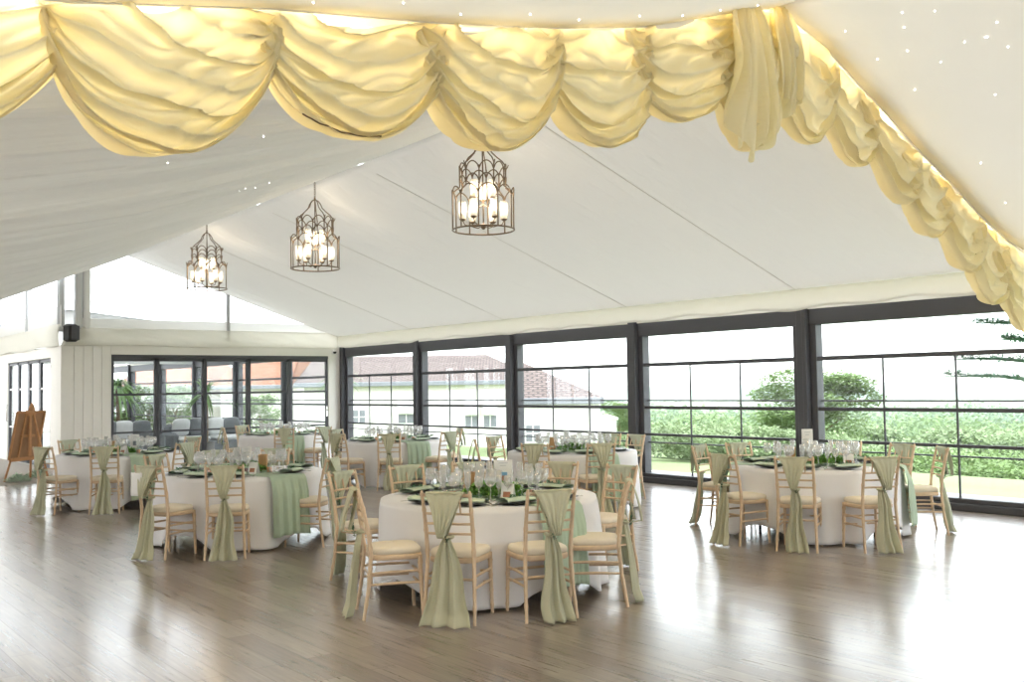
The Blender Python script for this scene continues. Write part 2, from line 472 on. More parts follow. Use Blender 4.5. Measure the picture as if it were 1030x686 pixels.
def tail_mesh(x, z, w0, w1, ln, seed, y0=4.9):
    rnd = random.Random(seed); p1, p2 = rnd.uniform(0, 6.28), rnd.uniform(0, 6.28)
    def fn(u, v):
        w = w0 + (w1 - w0) * sin(v * pi * .5) ** .8 - .10 * v ** 6
        xx = x + (u - .5) * w * (1 + .15 * sin(v * 7 + p1))
        zz = z - ln * v * (1 - .16 * abs(u - .42) * 2 + .05 * sin(u * 21 + p2))
        yy = y0 - .10 * sin(v * pi * .8) - .05 * sin(2 * pi * u * 4.5 + p1 + v * 2.5) * (.4 + .6 * v) - .03 * sin(u * 37 + p2 + v * 6)
        return (xx, yy, zz)
    b = MB(); b.grid(fn, 50, 40); return b
SW = [  # x0, z0, x1, z1, drop, bulge, seed, label
    (-.5, 3.36, 1.23, 3.50, .82, .20, 1, 'large yellow cream fabric swag cut off by the left edge of the view'),
    (1.17, 3.50, 2.27, 3.68, .80, .24, 2, 'wide yellow cream swag, first whole one from the left'),
    (2.20, 3.66, 3.36, 3.86, .73, .22, 3, 'yellow cream swag with dark brown stains along its lower hem'),
    (3.26, 3.82, 4.30, 4.02, .82, .24, 4, 'yellow cream swag hanging over the nearest lantern'),
    (4.18, 4.00, 5.16, 4.22, .86, .20, 5, 'yellow cream swag just right of the nearest lantern'),
    (5.05, 4.18, 6.15, 4.58, .80, .18, 6, 'yellow cream swag left of the arch peak'),
    (5.88, 4.50, 6.64, 4.70, 1.12, .20, 14, 'deep pale swag filling the left side of the arch peak'),
    (6.62, 4.66, 7.50, 4.45, .90, .16, 7, 'pale cream swag just right of the arch peak'),
    (7.25, 4.50, 8.15, 4.14, .74, .14, 8, 'pale cream swag second down the right side of the arch'),
    (7.95, 4.22, 8.85, 3.80, .66, .14, 9, 'pale cream swag third down the right side of the arch'),
    (8.60, 3.90, 9.45, 3.56, .70, .14, 10, 'pale cream swag fourth down the right side of the arch'),
    (9.20, 3.64, 10.05, 3.28, .72, .14, 11, 'pale cream swag fifth down the right side of the arch'),
    (9.80, 3.40, 10.60, 3.07, .82, .14, 12, 'pale cream swag sixth down the right side of the arch'),
    (10.3, 3.16, 11.2, 2.90, .84, .14, 13, 'lowest pale cream swag in front of the right window'),
]
for k, (x0, z0, x1, z1, d, bu, sd, lb) in enumerate(SW):
    big = k < 7
    o = swag_mesh(x0 - (.06 if big else .10), z0 + .03, x1 + (.06 if big else .10), z1 + .03, d * 1.07 if big else d * 1.12, bu, sd, gap=.10 if big else .05, pw=.50 if big else .72, nple=5.5 if big else 4.0, y0=4.98 - .02 * (k % 2)).build('fabric_swag', M['swag'])
    tag(o, lb, 'swag', 'fabric swags along the ceiling arch')
    if k == 2:
        st = MB()
        st.tube([tuple(o.data.vertices[(98 - int(2 * sin(i * 1.1))) * 61 + 12 + i].co + Vector((0, -.004, 0))) for i in range(0, 22)], .005, 5)
        st.build('stain', M['trunk'], o)
o = tail_mesh(6.16, 4.60, .22, .60, 1.26, 21, 4.80).build('fabric_tail', M['swag']); tag(o, 'long pleated cream tail hanging left of the arch peak', 'drape')
o = tail_mesh(6.68, 4.70, .14, .34, .95, 22, 4.86).build('fabric_tail', M['swag']); tag(o, 'gathered cream tail with a rosette at the arch peak', 'drape')
rb = MB()
for k in range(7):
    a0 = k * .9
    pts = [(.02 * k * cos(a0 + t * .7) * .55, -.02 - .008 * (7 - k), .02 * k * sin(a0 + t * .7) * .55) for t in range(5)]
    rb.tube([Vector(p) + Vector((6.72, 4.80, 4.30)) for p in pts], .022, 6)
rb.build('rosette', M['swag'], o)

# tiny star lights
rs = random.Random(11); stars = MB(); stars.lathe([(0.0, -.004), (.003, -.003), (.0042, 0), (.003, .003), (0.0, .004)], 8)
s0 = None
def star(x, y, z, lb):
    global s0
    if s0 is None:
        s0 = stars.build('star_light', M['led']); o = s0
    else:
        o = s0.copy(); COL.objects.link(o)
    o.location = (x, y, z); tag(o, lb[0], 'light', lb[1])
for i in range(34):
    y = rs.uniform(5.6, 15); x = rs.uniform(.15 * y + .3, RX - .5)
    u = (RX - x) / 8.6; v = (y - 5.22) / (BY - 5.22)
    star(x, y, left_fn(u, v)[2] - .008, ('tiny white star light set in the swept left lining', 'star lights in the left lining'))
for i in range(26):
    x = rs.uniform(6.8, 10.8); y = rs.uniform(3.3, 4.6); u = (x - RX) / (WX - .1 - RX); v = (4.86 - y) / 9.5
    star(x, y, near_fn(RX, WX - .1)(u, v)[2] - .008, ('tiny white star light set in the near right lining', 'star lights in the near lining'))
for i in range(9):
    x = 2.4 + i * .47; y = 4.7 - rs.uniform(0, .16); u = (RX - x) / (RX + 6); v = (4.86 - y) / 9.5
    star(x, y, near_fn(RX, -6)(u, v)[2] - .008, ('tiny white star light along the lip of the near lining', 'star lights on the lining lip'))

# ------------------------------------------------------------------ back wall
b = MB(); b.box(5.35, 6.335, BY, BY + .10, 0, 2.60)
for k in range(6):
    x = 5.40 + k * .185; b.box(x, min(x + .176, 6.335), BY - .018, BY, 0, 2.60, .005)
b.box(5.33, 5.42, BY - .02, BY + .12, 0, 2.60, .006)
struct(b.build('wall_back', M['cream']), 'cream panelled wall with vertical grooves')
b = MB(); b.box(5.35, WX, BY - .005, BY + .10, 2.42, 2.62, .004); b.box(11.46, WX - .05, BY - .005, BY + .10, 0, 2.42, .004)
struct(b.build('wall_back_header', M['cream']), 'cream header above the folding doors')
def bp_fn(u, v):
    x = 5.35 + u * (WX - 5.45); z = 2.98 - .38 * v
    return (x, BY - .06 - .02 * sin(pi * v) - .012 * sin(x * 3.1 + v * 5) - .008 * sin(x * 8 - v * 9), z + .012 * sin(x * 2.1) * v)
b = MB(); b.grid(bp_fn, 90, 14)
struct(solid(b.build('trim_pelmet_back', M['pelmet']), .005), 'ivory fabric band above the folding doors')
b = MB(); b.box(5.36, WX, BY - .02, BY + .05, 2.62, 2.68); b.grid(lambda u, v: (5.6 + u * 6.1, BY - .03 - .006 * sin(u * 50), 2.96 + .22 * v), 60, 4)
struct(b.build('trim_band_back', M['liner']), 'white fabric skirt below the clear gable panel')
def gable_panel(name, pts, y, m):
    g = MB(); n = len(pts)
    g.add([(x, y, z) for x, z in pts] + [(x, y + .006, z) for x, z in pts],
          [tuple(range(n)), tuple(reversed(range(n, 2 * n)))] + [(i, (i + 1) % n, n + (i + 1) % n, n + i) for i in range(n)])
    return g.build(name, m)
gw = struct(gable_panel('window_30', [(5.9, 3.16), (11.4, 3.16), (11.7, 3.0), (RX, 4.62), (5.9, 4.4)], BY + .02, M['clearpvc']), 'clear triangular gable panel')
for x0, x1, mk, z1 in ((5.60, 5.74, 'grey_metal', 4.35), (5.76, 5.90, 'white_metal', 4.38), (8.87, 8.95, 'grey_metal', 3.85)):
    b = MB(); b.box(x0, x1, BY - .05, BY + .09, 2.72 if x0 > 8 else 2.75, z1, .01); b.box(x0 + .03, x1 - .03, BY - .07, BY - .05, 2.95, z1, .004)
    b.build('gable_post', M[mk], gw)
# black folding doors
LX = [6.337, 7.305, 8.37, 9.41, 10.442, 11.455]
b = MB(); b.box(LX[0], LX[-1], BY - .01, BY + .09, 2.345, 2.42, .006); b.box(LX[0], LX[-1], BY, BY + .08, 0, .03, .004)
struct(b.build('trim_door_head', M['black']), 'black head track of the folding doors')
for k in range(5):
    x0, x1 = LX[k] + .004, LX[k + 1] - .004
    b = MB(); b.box(x0, x0 + .055, BY + .01, BY + .07, .03, 2.345, .005); b.box(x1 - .055, x1, BY + .01, BY + .07, .03, 2.345, .005)
    b.box(x0, x1, BY + .01, BY + .07, .03, .12, .005); b.box(x0, x1, BY + .01, BY + .07, 2.28, 2.345, .005)
    d = struct(b.build('door_%d' % (k + 1), M['black']))
    r = MB(); r.box(x0 + .05, x1 - .05, BY + .015, BY + .06, 1.54, 1.585, .004); r.box(x0 + .05, x1 - .05, BY + .015, BY + .06, .73, .77, .004)
    r.build('glazing_bar', M['black'], d)
    g = MB(); g.box(x0 + .05, x1 - .05, BY + .036, BY + .042, .12, 2.28); g.build('pane', M['glasspane'], d)
    if k == 4:
        h = MB(); h.box(x1 - .05, x1 - .015, BY - .005, BY + .012, .95, 1.2, .004); h.tube([(x1 - .032, BY - .002, 1.11), (x1 - .032, BY - .05, 1.11), (x1 - .15, BY - .055, 1.11)], .011, 8)
        h.build('door_handle', M['silver'], d)
# small camera in the corner, loudspeaker
t = thing('security_camera', 'small white dome camera in the corner above the folding doors', 'camera', (11.60, BY - .015, 2.5))
b = MB(); b.box(-.05, .05, -.06, .02, -.03, .09, .012); b.build('housing', M['white_metal'], t)
b = MB(); b.lathe([(.0, -.045), (.03, -.038), (.045, -.01), (.045, .01)], 14, (0, -.06, .02)); b.build('lens', M['spk'], t)
t = thing('loudspeaker', 'black wall loudspeaker high on the corner above the panelled wall', 'speaker', (5.47, BY - .22, 2.67), .5)
b = MB(); b.box(-.13, .13, -.12, .12, 0, .36, .04); b.build('cabinet', M['spk'], t)
b = MB(); b.box(-.105, .105, -.135, -.115, .03, .33, .03); b.build('grille', M['ink'], t)
b = MB(); b.box(-.02, .02, .11, .2, .13, .2, .005); b.tube([(0, .2, .05), (0, .2, .3)], .012, 8); b.build('bracket', M['spk'], t)

# ------------------------------------------------------------------ left return wall of the extension (plane x = 5.35)
LXW = 5.36
b = MB()
b.box(LXW, LXW + .1, BY + .1, 22.72, 0, 2.60); b.box(LXW, LXW + .1, 26.9, 31, 0, 2.60); b.box(LXW, LXW + .1, 22.72, 26.9, 2.38, 2.60)
struct(b.build('wall_left', M['cream']), 'cream return wall with the glazed doors by the easel')
def lp_fn(u, v):
    y = BY + .02 + u * 9.1
    return (LXW - .05 - .012 * sin(y * 4 + v * 4) - .02 * sin(pi * v), y, 3.05 - .45 * v + .02 * sin(y * 2.2) * v)
b = MB(); b.grid(lp_fn, 70, 10)
struct(solid(b.build('trim_pelmet_left', M['pelmet']), .005), 'ivory fabric band over the glazed side doors')
b = MB(); b.box(LXW + .02, LXW + .026, BY + .1, 31, 3.0, 5.2)
gl = struct(b.build('window_31', M['clearpvc']), 'clear upper side panel')
for y in (22.0, 24.85, 28.2):
    b = MB(); b.box(LXW - .03, LXW + .09, y - .07, y + .07, 2.9, 5.2, .01); b.box(LXW - .045, LXW - .03, y - .03, y + .03, 3.0, 5.2, .003); b.build('side_post', M['grey_metal'], gl)
b = MB(); b.grid(lambda u, v: (LXW - .0 - .008 * sin(u * 40), BY + .1 + u * 9, 3.0 + .45 * v * (1 - u * .4)), 40, 4); b.build('skirt', M['liner'], gl)
b = MB(); b.grid(lambda u, v: (-6 + 11.5 * u, BY + .15 + 9.4 * v, 5.15 + .02 * sin(u * 30)), 20, 10)  # roof added out of view to dim daylight in the extension
struct(solid(b.build('ceiling_extension', M['liner_l']), .01), 'unseen pale lining added over the extension to cut daylight by the easel')
b = MB(); b.box(-6, 5.36, 31, 31.1, 2.35, 5.2); b.box(-6, 5.36, 31, 31.1, 0, .1)
for x in range(-6, 6, 1): b.box(x, x + .08, 31, 31.1, .1, 2.35)
b.box(-6.1, -6, -4.7, 31, 0, 5.2)  # solid left side added unseen to stop daylight and its reflections in panes
struct(b.build('wall_extension', M['cream']), 'unseen walls added round the extension and hall to limit daylight')
YD = [22.74, 23.77, 24.80, 25.84, 26.88]
for k in range(4):
    y0, y1 = YD[k] + .005, YD[k + 1] - .005
    b = MB(); b.box(LXW + .02, LXW + .08, y0, y0 + .085, .02, 2.37, .005); b.box(LXW + .02, LXW + .08, y1 - .085, y1, .02, 2.37, .005)
    b.box(LXW + .02, LXW + .08, y0, y1, .02, .1, .005); b.box(LXW + .02, LXW + .08, y0, y1, 2.30, 2.37, .005)
    d = struct(b.build('door_%d' % (k + 6), M['black']))
    r = MB(); r.box(LXW + .03, LXW + .07, y0 + .08, y1 - .08, 1.70, 1.745, .004); r.box(LXW + .03, LXW + .07, y0 + .08, y1 - .08, .80, .84, .004); r.build('glazing_bar', M['white_metal'], d)
    g = MB(); g.box(LXW + .045, LXW + .051, y0 + .08, y1 - .08, .1, 2.30); g.build('pane', M['glasspane'], d)
    if k == 3:
        h = MB(); h.tube([(LXW + .02, y1 - .04, .95), (LXW - .03, y1 - .04, .95), (LXW - .03, y1 - .04, 1.35), (LXW + .02, y1 - .04, 1.35)], .012, 8); h.build('door_handle', M['silver'], d)

# ------------------------------------------------------------------ easel
t = thing('wooden_easel', 'wooden artist easel seen from behind near the glazed side doors', 'easel', (4.34, 20.1, .006), radians(-148))
for s in (-1, 1):
    b = MB(); b.tube([(s * .30, -.22, 0), (s * .15, -.05, .85), (s * .06, .06, 1.30)], .02, 8); b.build('leg', M['easel'], t)
b = MB(); b.tube([(0, .52, 0), (0, .16, 1.22)], .02, 8); b.build('leg', M['easel'], t)
b = MB(); b.box(-.03, .03, .06, .09, .45, 1.30, .006); b.add([(-.10, .085, 1.20), (.10, .085, 1.20), (.05, .10, 1.37), (0, .10, 1.44), (-.05, .10, 1.37), (-.10, .115, 1.20), (.10, .115, 1.20), (.05, .13, 1.37), (0, .13, 1.44), (-.05, .13, 1.37)],
    [(0, 1, 2, 3, 4), (9, 8, 7, 6, 5), (0, 5, 6, 1), (1, 6, 7, 2), (2, 7, 8, 3), (3, 8, 9, 4), (4, 9, 5, 0)]); b.build('mast', M['easel'], t)
b = MB(); b.box(-.30, .30, -.12, -.07, .36, .41, .006); b.build('shelf', M['easel'], t)
b = MB(); b.box(-.16, .16, .0, .04, .80, .85, .006); b.build('crossbar', M['easel'], t)
Mx = Matrix.Translation((0, 0, 0)) @ Matrix.Rotation(radians(-13), 4, 'X')
t2 = thing('display_board', 'brown board standing on the easel with its back showing', 'board', (4.34, 20.1, .006), radians(-148))
b = MB(); b.obox(Mx, -.34, .34, -.200, -.185, .36, 1.28, .004); b.build('panel', M['board'], t2)
b = MB()
for xx in (-.32, 0.12, .32): b.obox(Mx, xx - .02, xx + .02, -.185, -.165, .36, 1.28, .004)
b.obox(Mx, -.34, .34, -.185, -.165, .36, .40, .004); b.obox(Mx, -.34, .34, -.185, -.165, 1.24, 1.28, .004); b.build('batten', M['easel'], t2)
rs = random.Random(3)
for (px, py), lb in (((4.14, 19.86), 'mound of eucalyptus leaves at the left foot of the easel'), ((4.62, 20.60), 'mound of eucalyptus leaves at the right foot of the easel')):
    b = MB()
    for i in range(190):
        a = rs.uniform(0, 6.28); r = rs.uniform(0, .20) ; h = rs.uniform(0.0, .15) * (1 - r / .22)
        b.leaf((px + r * cos(a), py + r * sin(a) * 1.2, .010 + h), (cos(a), sin(a), rs.uniform(0.05, .8)), .09, .05)
    tag(b.build('foliage_mound', M['napkin']), lb, 'foliage')

# ------------------------------------------------------------------ lanterns
def lantern():
    t = thing('lantern_chandelier', '', 'chandelier')
    R1, R2, Hh = .35, .265, 1.05
    b = MB()
    n = 10
    def ringpts(r, z, k=40): return [(r * cos(2 * pi * i / k), r * sin(2 * pi * i / k), z) for i in range(k)]
    b.tube(ringpts(R1, .008), .010, 6, closed=True)
    b.build('base_ring', M['bronze'], t)
    for i in range(n):
        a0, a1 = 2 * pi * i / n, 2 * pi * (i + 1) / n
        am = (a0 + a1) / 2
        b = MB()
        b.tube([(R1 * cos(a0), R1 * sin(a0), .01), (R1 * cos(a0), R1 * sin(a0), .40), (R1 * .985 * cos(a0), R1 * .985 * sin(a0), .425), (R2 * cos(a0), R2 * sin(a0), .49), (R2 * cos(a0), R2 * sin(a0), .70)], .0085, 6)
        # lower arch and upper arch between neighbouring bars
        for (r, zb, hh) in ((R1, .38, .10), (R2, .66, .09), (R2, .52, .09)):
            pp = []
            for q in range(9):
                s_ = q / 8; a = a0 + (a1 - a0) * s_
                pp.append((r * cos(a), r * sin(a), zb + hh * sin(pi * s_) ** .6))
            b.tube(pp, .0075, 6)
        b.build('cage_bar', M['bronze'], t)
    for i in range(5):
        a = 2 * pi * (i + .5) / 5
        pp = []
        for q, (r, z) in enumerate(((R2, .70), (R2 + .005, .74), (.225, .80), (.16, .85), (.105, .90), (.085, .955), (.05, 1.0), (.0, 1.02))):
            pp.append((r * cos(a), r * sin(a), z))
        b = MB(); b.tube(pp, .0075, 6)
        b.tube([(R2 * cos(a), R2 * sin(a), .70), (R2 * 1.09 * cos(a), R2 * 1.09 * sin(a), .735), (R2 * 1.12 * cos(a), R2 * 1.12 * sin(a), .76)], .006, 6)
        b.build('crown_bar', M['bronze'], t)
    b = MB(); b.tube([(0, 0, .03), (0, 0, 1.02)], .008, 8); b.lathe([(0, -.01), (.02, .0), (.035, .03), (.012, .06)], 12, (0, 0, .02)); b.lathe([(.0, 0), (.02, .015), (.012, .04), (0, .06)], 12, (0, 0, 1.0))
    b.build('stem', M['bronze'], t)
    b = MB()
    for k in range(9):
        z = 1.05 + k * .034
        pp = [(.014 * cos(q * pi / 4) * (1 if k % 2 else 0), .014 * cos(q * pi / 4) * (0 if k % 2 else 1), z + .022 * sin(q * pi / 4)) for q in range(8)]
        b.tube(pp, .004, 5, closed=True)
    b.build('chain', M['bronze'], t)
    def candle(a, r, z):
        x, y = r * cos(a), r * sin(a)
        b = MB()
        b.tube([(0, 0, z - .06 if z > .3 else .06), (x * .5, y * .5, z - .10 if z > .3 else .045), (x * .9, y * .9, z - .05 if z > .3 else .07), (x, y, z)], .006, 6)
        b.lathe([(.0, -.012), (.022, -.006), (.040, .012), (.036, .014), (.012, .006), (.012, .0)], 12, (x, y, z))
        arm = b.build('candle_arm', M['bronze'], t)
        b = MB(); b.lathe([(.013, 0), (.013, .07), (0.0, .072)], 10, (x, y, z + .008)); b.build('candle_tube', M['wax'], arm)
        b = MB(); b.lathe([(.008, .07), (.019, .095), (.021, .12), (.012, .15), (.002, .17)], 10, (x, y, z + .008)); b.build('bulb', M['bulb'], arm)
        b = MB(); b.lathe([(.036, .01), (.042, .04), (.045, .10), (.044, .18), (.040, .21), (.0385, .21), (.0425, .18), (.0435, .10), (.0405, .04), (.035, .01)], 16, (x, y, z + .004)); b.build('glass_shade', M['shade'], arm)
    for i in range(6): candle(2 * pi * i / 6 + .3, .235, .12)
    for i in range(3): candle(2 * pi * i / 3 + .8, .115, .36)
    return t
L0 = lantern()
for i, (y, z, lb) in enumerate(((8.91, 3.37, 'bronze birdcage lantern hanging nearest, partly behind the swags'),
                               (13.02, 3.36, 'bronze birdcage lantern in the middle of the row of three'),
                               (17.21, 3.43, 'bronze birdcage lantern hanging farthest, nearest the clear gable'))):
    o = L0 if i == 0 else dup(L0)
    o.location = (RX, y, z); o.rotation_euler = (0, 0, .15 + .2 * i); tag(o, lb, 'chandelier', 'birdcage lanterns along the ridge')
    l = bpy.data.lights.new('lantern_lamp', 'POINT'); l.energy = 8; l.color = (1, .82, .6); l.shadow_soft_size = .12
    q = bpy.data.objects.new('lantern_lamp', l); q.location = (RX, y, z + .35); COL.objects.link(q)

# ------------------------------------------------------------------ chair
def bumps(p0, p1, r0, r1, n, k=4, bend=None):
    """points and radii of a turned bamboo-like leg"""
    P, R_ = [], []
    N = n * 6
    for i in range(N + 1):
        t = i / N
        p = Vector(p0).lerp(Vector(p1), t)
        if bend: p = p + bend(t)
        r = r0 + (r1 - r0) * t
        ph = (t * n) % 1
        if abs(ph - .5) < .10: r *= 1.20
        P.append(p); R_.append(r)
    return P, R_
def make_chair():
    t = thing('chiavari_chair', '', 'chair')
    for s in (-1, 1):
        # rear leg rises into the back post
        P = []; R_ = []
        ctrl = [(.200, -.255, 0), (.188, -.215, .22), (.180, -.195, .45), (.182, -.215, .62), (.183, -.250, .78), (.186, -.285, .905)]
        N = 40
        for i in range(N + 1):
            q = i / N * (len(ctrl) - 1); k = min(int(q), len(ctrl) - 2); f = q - k
            a, c = Vector(ctrl[k]), Vector(ctrl[k + 1]); p = a.lerp(c, f)
            r = .0125 + .0035 * sin(pi * min(1, i / N * 1.0))
            if i % 7 == 4: r *= 1.22
            P.append((p.x * s, p.y, p.z)); R_.append(r)
        P.append((P[-1][0], P[-1][1] - .002, .918)); R_.append(.006)
        b = MB(); b.tube(P, R_, 8); b.build('rear_leg', M['wood'], t)
        P, R_ = bumps((s * .178, .170, .435), (s * .186, .190, 0), .0175, .0125, 4)
        b = MB(); b.tube(P, R_, 8); b.build('front_leg', M['wood'], t)
        for z in (.24, .32):
            b = MB(); b.tube([(s * .186, -.205 - (.32 - z) * .15, z), (s * .184, 0, z + .003), (s * .182, .180, z)], [.0085, .0105, .0085], 7); b.build('side_stretcher', M['wood'], t)
    for (y, z) in ((.180, .22), (.176, .30), (-.20, .30)):
        b = MB(); b.tube([(-.185, y, z), (0, y, z), (.185, y, z)], [.0085, .0105, .0085], 7); b.build('cross_stretcher', M['wood'], t)
    for z, y, r, w in ((.885, -.278, .0125, .184), (.755, -.244, .009, .182), (.685, -.229, .009, .183), (.615, -.215, .009, .181)):
        b = MB(); b.tube([(-w, y, z), (-w * .5, y - .010, z), (0, y - .013, z), (w * .5, y - .010, z), (w, y, z)], r, 7); b.build('back_rail', M['wood'], t)
    for x in (-.105, 0, .105):
        b = MB(); b.tube([(x, -.257, .755), (x, -.274, .82), (x, -.289, .885)], [.006, .0085, .006], 6); b.build('spindle', M['wood'], t)
    # seat
    def outline(k):
        pts = []
        for i in range(28):
            a = 2 * pi * i / 28
            cx, sy = cos(a), sin(a)
            e = .5
            x = (abs(cx) ** e) * (1 if cx > 0 else -1); y = (abs(sy) ** e) * (1 if sy > 0 else -1)
            w = .205 + .012 * y
            pts.append((x * w * k, y * .198 * k))
        return pts
    def loft(levels, m, name):
        b = MB(); vs = []; fs = []
        for k, z in levels:
            vs += [(x, y, z) for x, y in outline(k)]
        for i in range(len(levels) - 1):
            for j in range(28):
                l = (j + 1) % 28; fs.append((i * 28 + j, i * 28 + l, i * 28 + 28 + l, i * 28 + 28 + j))
        fs.append(tuple(reversed(range(28)))); fs.append(tuple(range(len(levels) * 28 - 28, len(levels) * 28)))
        b.add(vs, fs, True); return b.build(name, m, t)
    loft([(.97, .408), (1.0, .414), (1.0, .440), (.97, .446)], M['wood'], 'seat')
    loft([(.955, .446), (.985, .458), (.985, .474), (.94, .490), (.75, .498), (.3, .502)], M['cushion'], 'cushion')
    return t

def make_sash(m, flare, trail, seed, sweep=0.0):
    rnd = random.Random(seed); p1, p2, p3 = [rnd.uniform(0, 6.28) for _ in range(3)]
    t = thing('chair_sash', '', 'sash')
    zp = .595
    def back(u, v):
        s = u * 2 - 1
        if v < .36:
            q = v / .36; z = .898 + (zp - .898) * q
            hw = .145 + (.022 - .145) * (q ** .8); hw = max(hw, .024)
            yb = -.285 + (z - .885) * .235 - .030
            y = yb - .012 * sin(pi * q) - (.011 * (1 - q * .3)) * sin(s * 14 + p1) * (.3 + q * .7)
            x = s * hw + .004 * sin(v * 20 + p2)
        else:
            q = (v - .36) / .64; z = zp + (.012 - zp) * q
            hw = .024 + (flare - .024) * (q ** .75) + .008 * sin(q * 9 + p3)
            y = -.250 - .085 * q ** .8 - trail * max(0, q - .86) * 5 - (.010 + .020 * q) * sin(s * 8.5 + p1 + q * .6) - .006 * sin(s * 21 + p2)
            x = s * hw + sweep * q * q + .008 * sin(q * 7 + p2)
            if q > .93: z = max(.008, z) 
        return (x, y, z)
    def front(u, v):
        s = u * 2 - 1; z = .902 + (zp + .02 - .902) * v
        hw = .145 + (.03 - .145) * (v ** .8)
        y = -.285 + (z - .885) * .235 + .020 + .008 * sin(s * 12 + p2) * (.3 + v)
        return (s * hw, y, z)
    def over(u, v):
        s = u * 2 - 1; a = pi * v
        return (s * .145, -.292 + .025 * -cos(a) * -1 * -1 if False else -.290 - .025 * cos(a) + .005 * sin(s * 12 + p1), .900 + .004 * sin(a) + .006 * sin(a))
    b = MB(); b.grid(back, 34, 46); b.grid(front, 24, 16); b.grid(over, 24, 6)
    o = solid(b.build('drape', m, t), .003)
    b = MB(); b.tube([(-.034, -.235, zp + .004), (-.03, -.262, zp), (0, -.272, zp - .004), (.03, -.262, zp), (.034, -.235, zp + .004), (0, -.215, zp + .008)], .013, 7, closed=True)
    b.build('knot', m, t)
    b = MB(); rs = random.Random(seed + 50)
    dx = rnd.choice((-1, 1))
    for i in range(26):
        f = i / 25
        p = (dx * (-.012 + .055 * f), -.292 - .012 * sin(pi * f), zp - .03 + .16 * f)
        b.leaf(p, (rs.uniform(-1, 1), rs.uniform(-.7, .1), rs.uniform(-.2, .9)), .038, .020)
    b.tube([(dx * -.012, -.288, zp - .03), (dx * .02, -.303, zp + .05), (dx * .043, -.292, zp + .13)], .003, 5)
    b.build('eucalyptus_sprig', M['leaf'], t)
    return t
CH0 = make_chair()
SASH = [make_sash(M['sash'], .135, .05, 1, .0), make_sash(M['sash'], .115, .03, 2, .02), make_sash(M['sash2'], .10, .03, 3, -.015), make_sash(M['sash2'], .115, .04, 4, .03), make_sash(M['sash'], .185, .07, 5, .03)]
used_c = [False]; used_s = [False] * 5
def place_chair(bx, by, cx, cy, lb, lbs, grp, kind, turn=0.0, card=False):
    d = Vector((cx - bx, cy - by)); d.normalize()
    yaw = atan2(d.y, d.x) - pi / 2 + turn
    d = Vector((-sin(yaw), cos(yaw)))
    loc = (bx + d.x * .255, by + d.y * .255, 0)
    if used_c[0]: c = dup(CH0)
    else: c = CH0; used_c[0] = True
    c.location = loc; c.rotation_euler = (0, 0, yaw); c.scale = (.935, .945, .985); tag(c, lb, 'chair', grp)
    if used_s[kind]: s = dup(SASH[kind])
    else: s = SASH[kind]; used_s[kind] = True
    s.location = loc; s.rotation_euler = (0, 0, yaw); s.scale = (.945, .945, .985); tag(s, lbs, 'sash', 'sashes of the ' + grp)
    return loc, yaw

# ------------------------------------------------------------------ table pieces
TR, TZ = .865, .722
def make_table():
    t = thing('banquet_table', '', 'table')
    b = MB(); b.lathe([(0, .680), (.835, .680), (.85, .686), (.85, .708), (.835, .713), (0, .713)], 48); b.build('tabletop', M['board'], t)
    for s in (-1, 1):
        for k in (-1, 1):
            b = MB(); b.tube([(s * .46, k * .30, .68), (s * .46, k * .30, .50), (s * .50, k * .34, .25), (s * .50, k * .34, .0)], .016, 8); b.build('leg', M['spk'], t)
        b = MB(); b.tube([(s * .46, -.30, .48), (s * .46, .30, .48)], .013, 8); b.build('leg_brace', M['spk'], t)
    return t
def make_cloth(seed, rot):
    rnd = random.Random(seed); ps = [rnd.uniform(0, 6.28) for _ in range(4)]
    S = 1.41
    b = MB()
    def top(u, v):
        a = 2 * pi * u; r = TR * v
        return (r * cos(a), r * sin(a), TZ)
    b.grid(top, 96, 6, wrap=True)
    def drop(u, v):
        a = 2 * pi * u; q = a - rot
        ext = S / max(abs(cos(q)), abs(sin(q)))
        ln = min(ext - TR, .695)
        crn = (abs(sin(2 * q))) ** 1.5
        fold = sin(a * 11 + ps[0] + .6 * sin(a * 3 + ps[1])) * .65 + sin(a * 19 + ps[2]) * .35
        am = (.012 + .045 * crn) * v ** 1.0
        r = TR + .012 * sin(min(1, v * 8) * pi / 2) + (.004 + .035 * crn) * v + am * fold
        z = TZ - .012 * (1 - cos(min(1, v * 8) * pi / 2)) - ln * v
        if v < .001: z = TZ; r = TR
        return (r * cos(a), r * sin(a), max(z, .02))
    b.grid(drop, 192, 18, wrap=True)
    return solid(b.build('tablecloth', M['cloth']), .003)
def make_runner(seed, ang, w=.21):
    """band of chiffon across the table hanging down on both sides"""
    rnd = random.Random(seed); p1, p2 = rnd.uniform(0, 6.28), rnd.uniform(0, 6.28)
    ca, sa = cos(ang), sin(ang)
    def fn(u, v):
        s = (u * 2 - 1) * w
        L_ = 2 * (TR + .62); d = (v - .5) * L_
        edge = sqrt(max(0, (TR + .02) ** 2 - s * s))
        sg = 1 if d > 0 else -1
        if abs(d) < edge:
            x, z = d, TZ + .008 + .003 * sin(u * 30 + p1)
            y = s
        else:
            h = abs(d) - edge
            out = .022 + .045 * min(1, h * 6) + .06 * h
            x = sg * (edge + out + .018 * sin(u * 26 + p1 + sg) * min(1, h * 3) + .007 * sin(u * 55 + p2) * min(1, h * 3))
            z = TZ + .008 - h * .97 - .0; y = s * (1 + .06 * h)
        return (x * ca - y * sa, x * sa + y * ca, max(z, .03))
    b = MB(); b.grid(fn, 52, 90)
    return solid(b.build('table_runner', M['runner']), .002)
def lathe_obj(name, prof, m, n=16):
    b = MB(); b.lathe(prof, n); return b.build(name, m)
def tmpl(o):
    COL.objects.unlink(o); return o
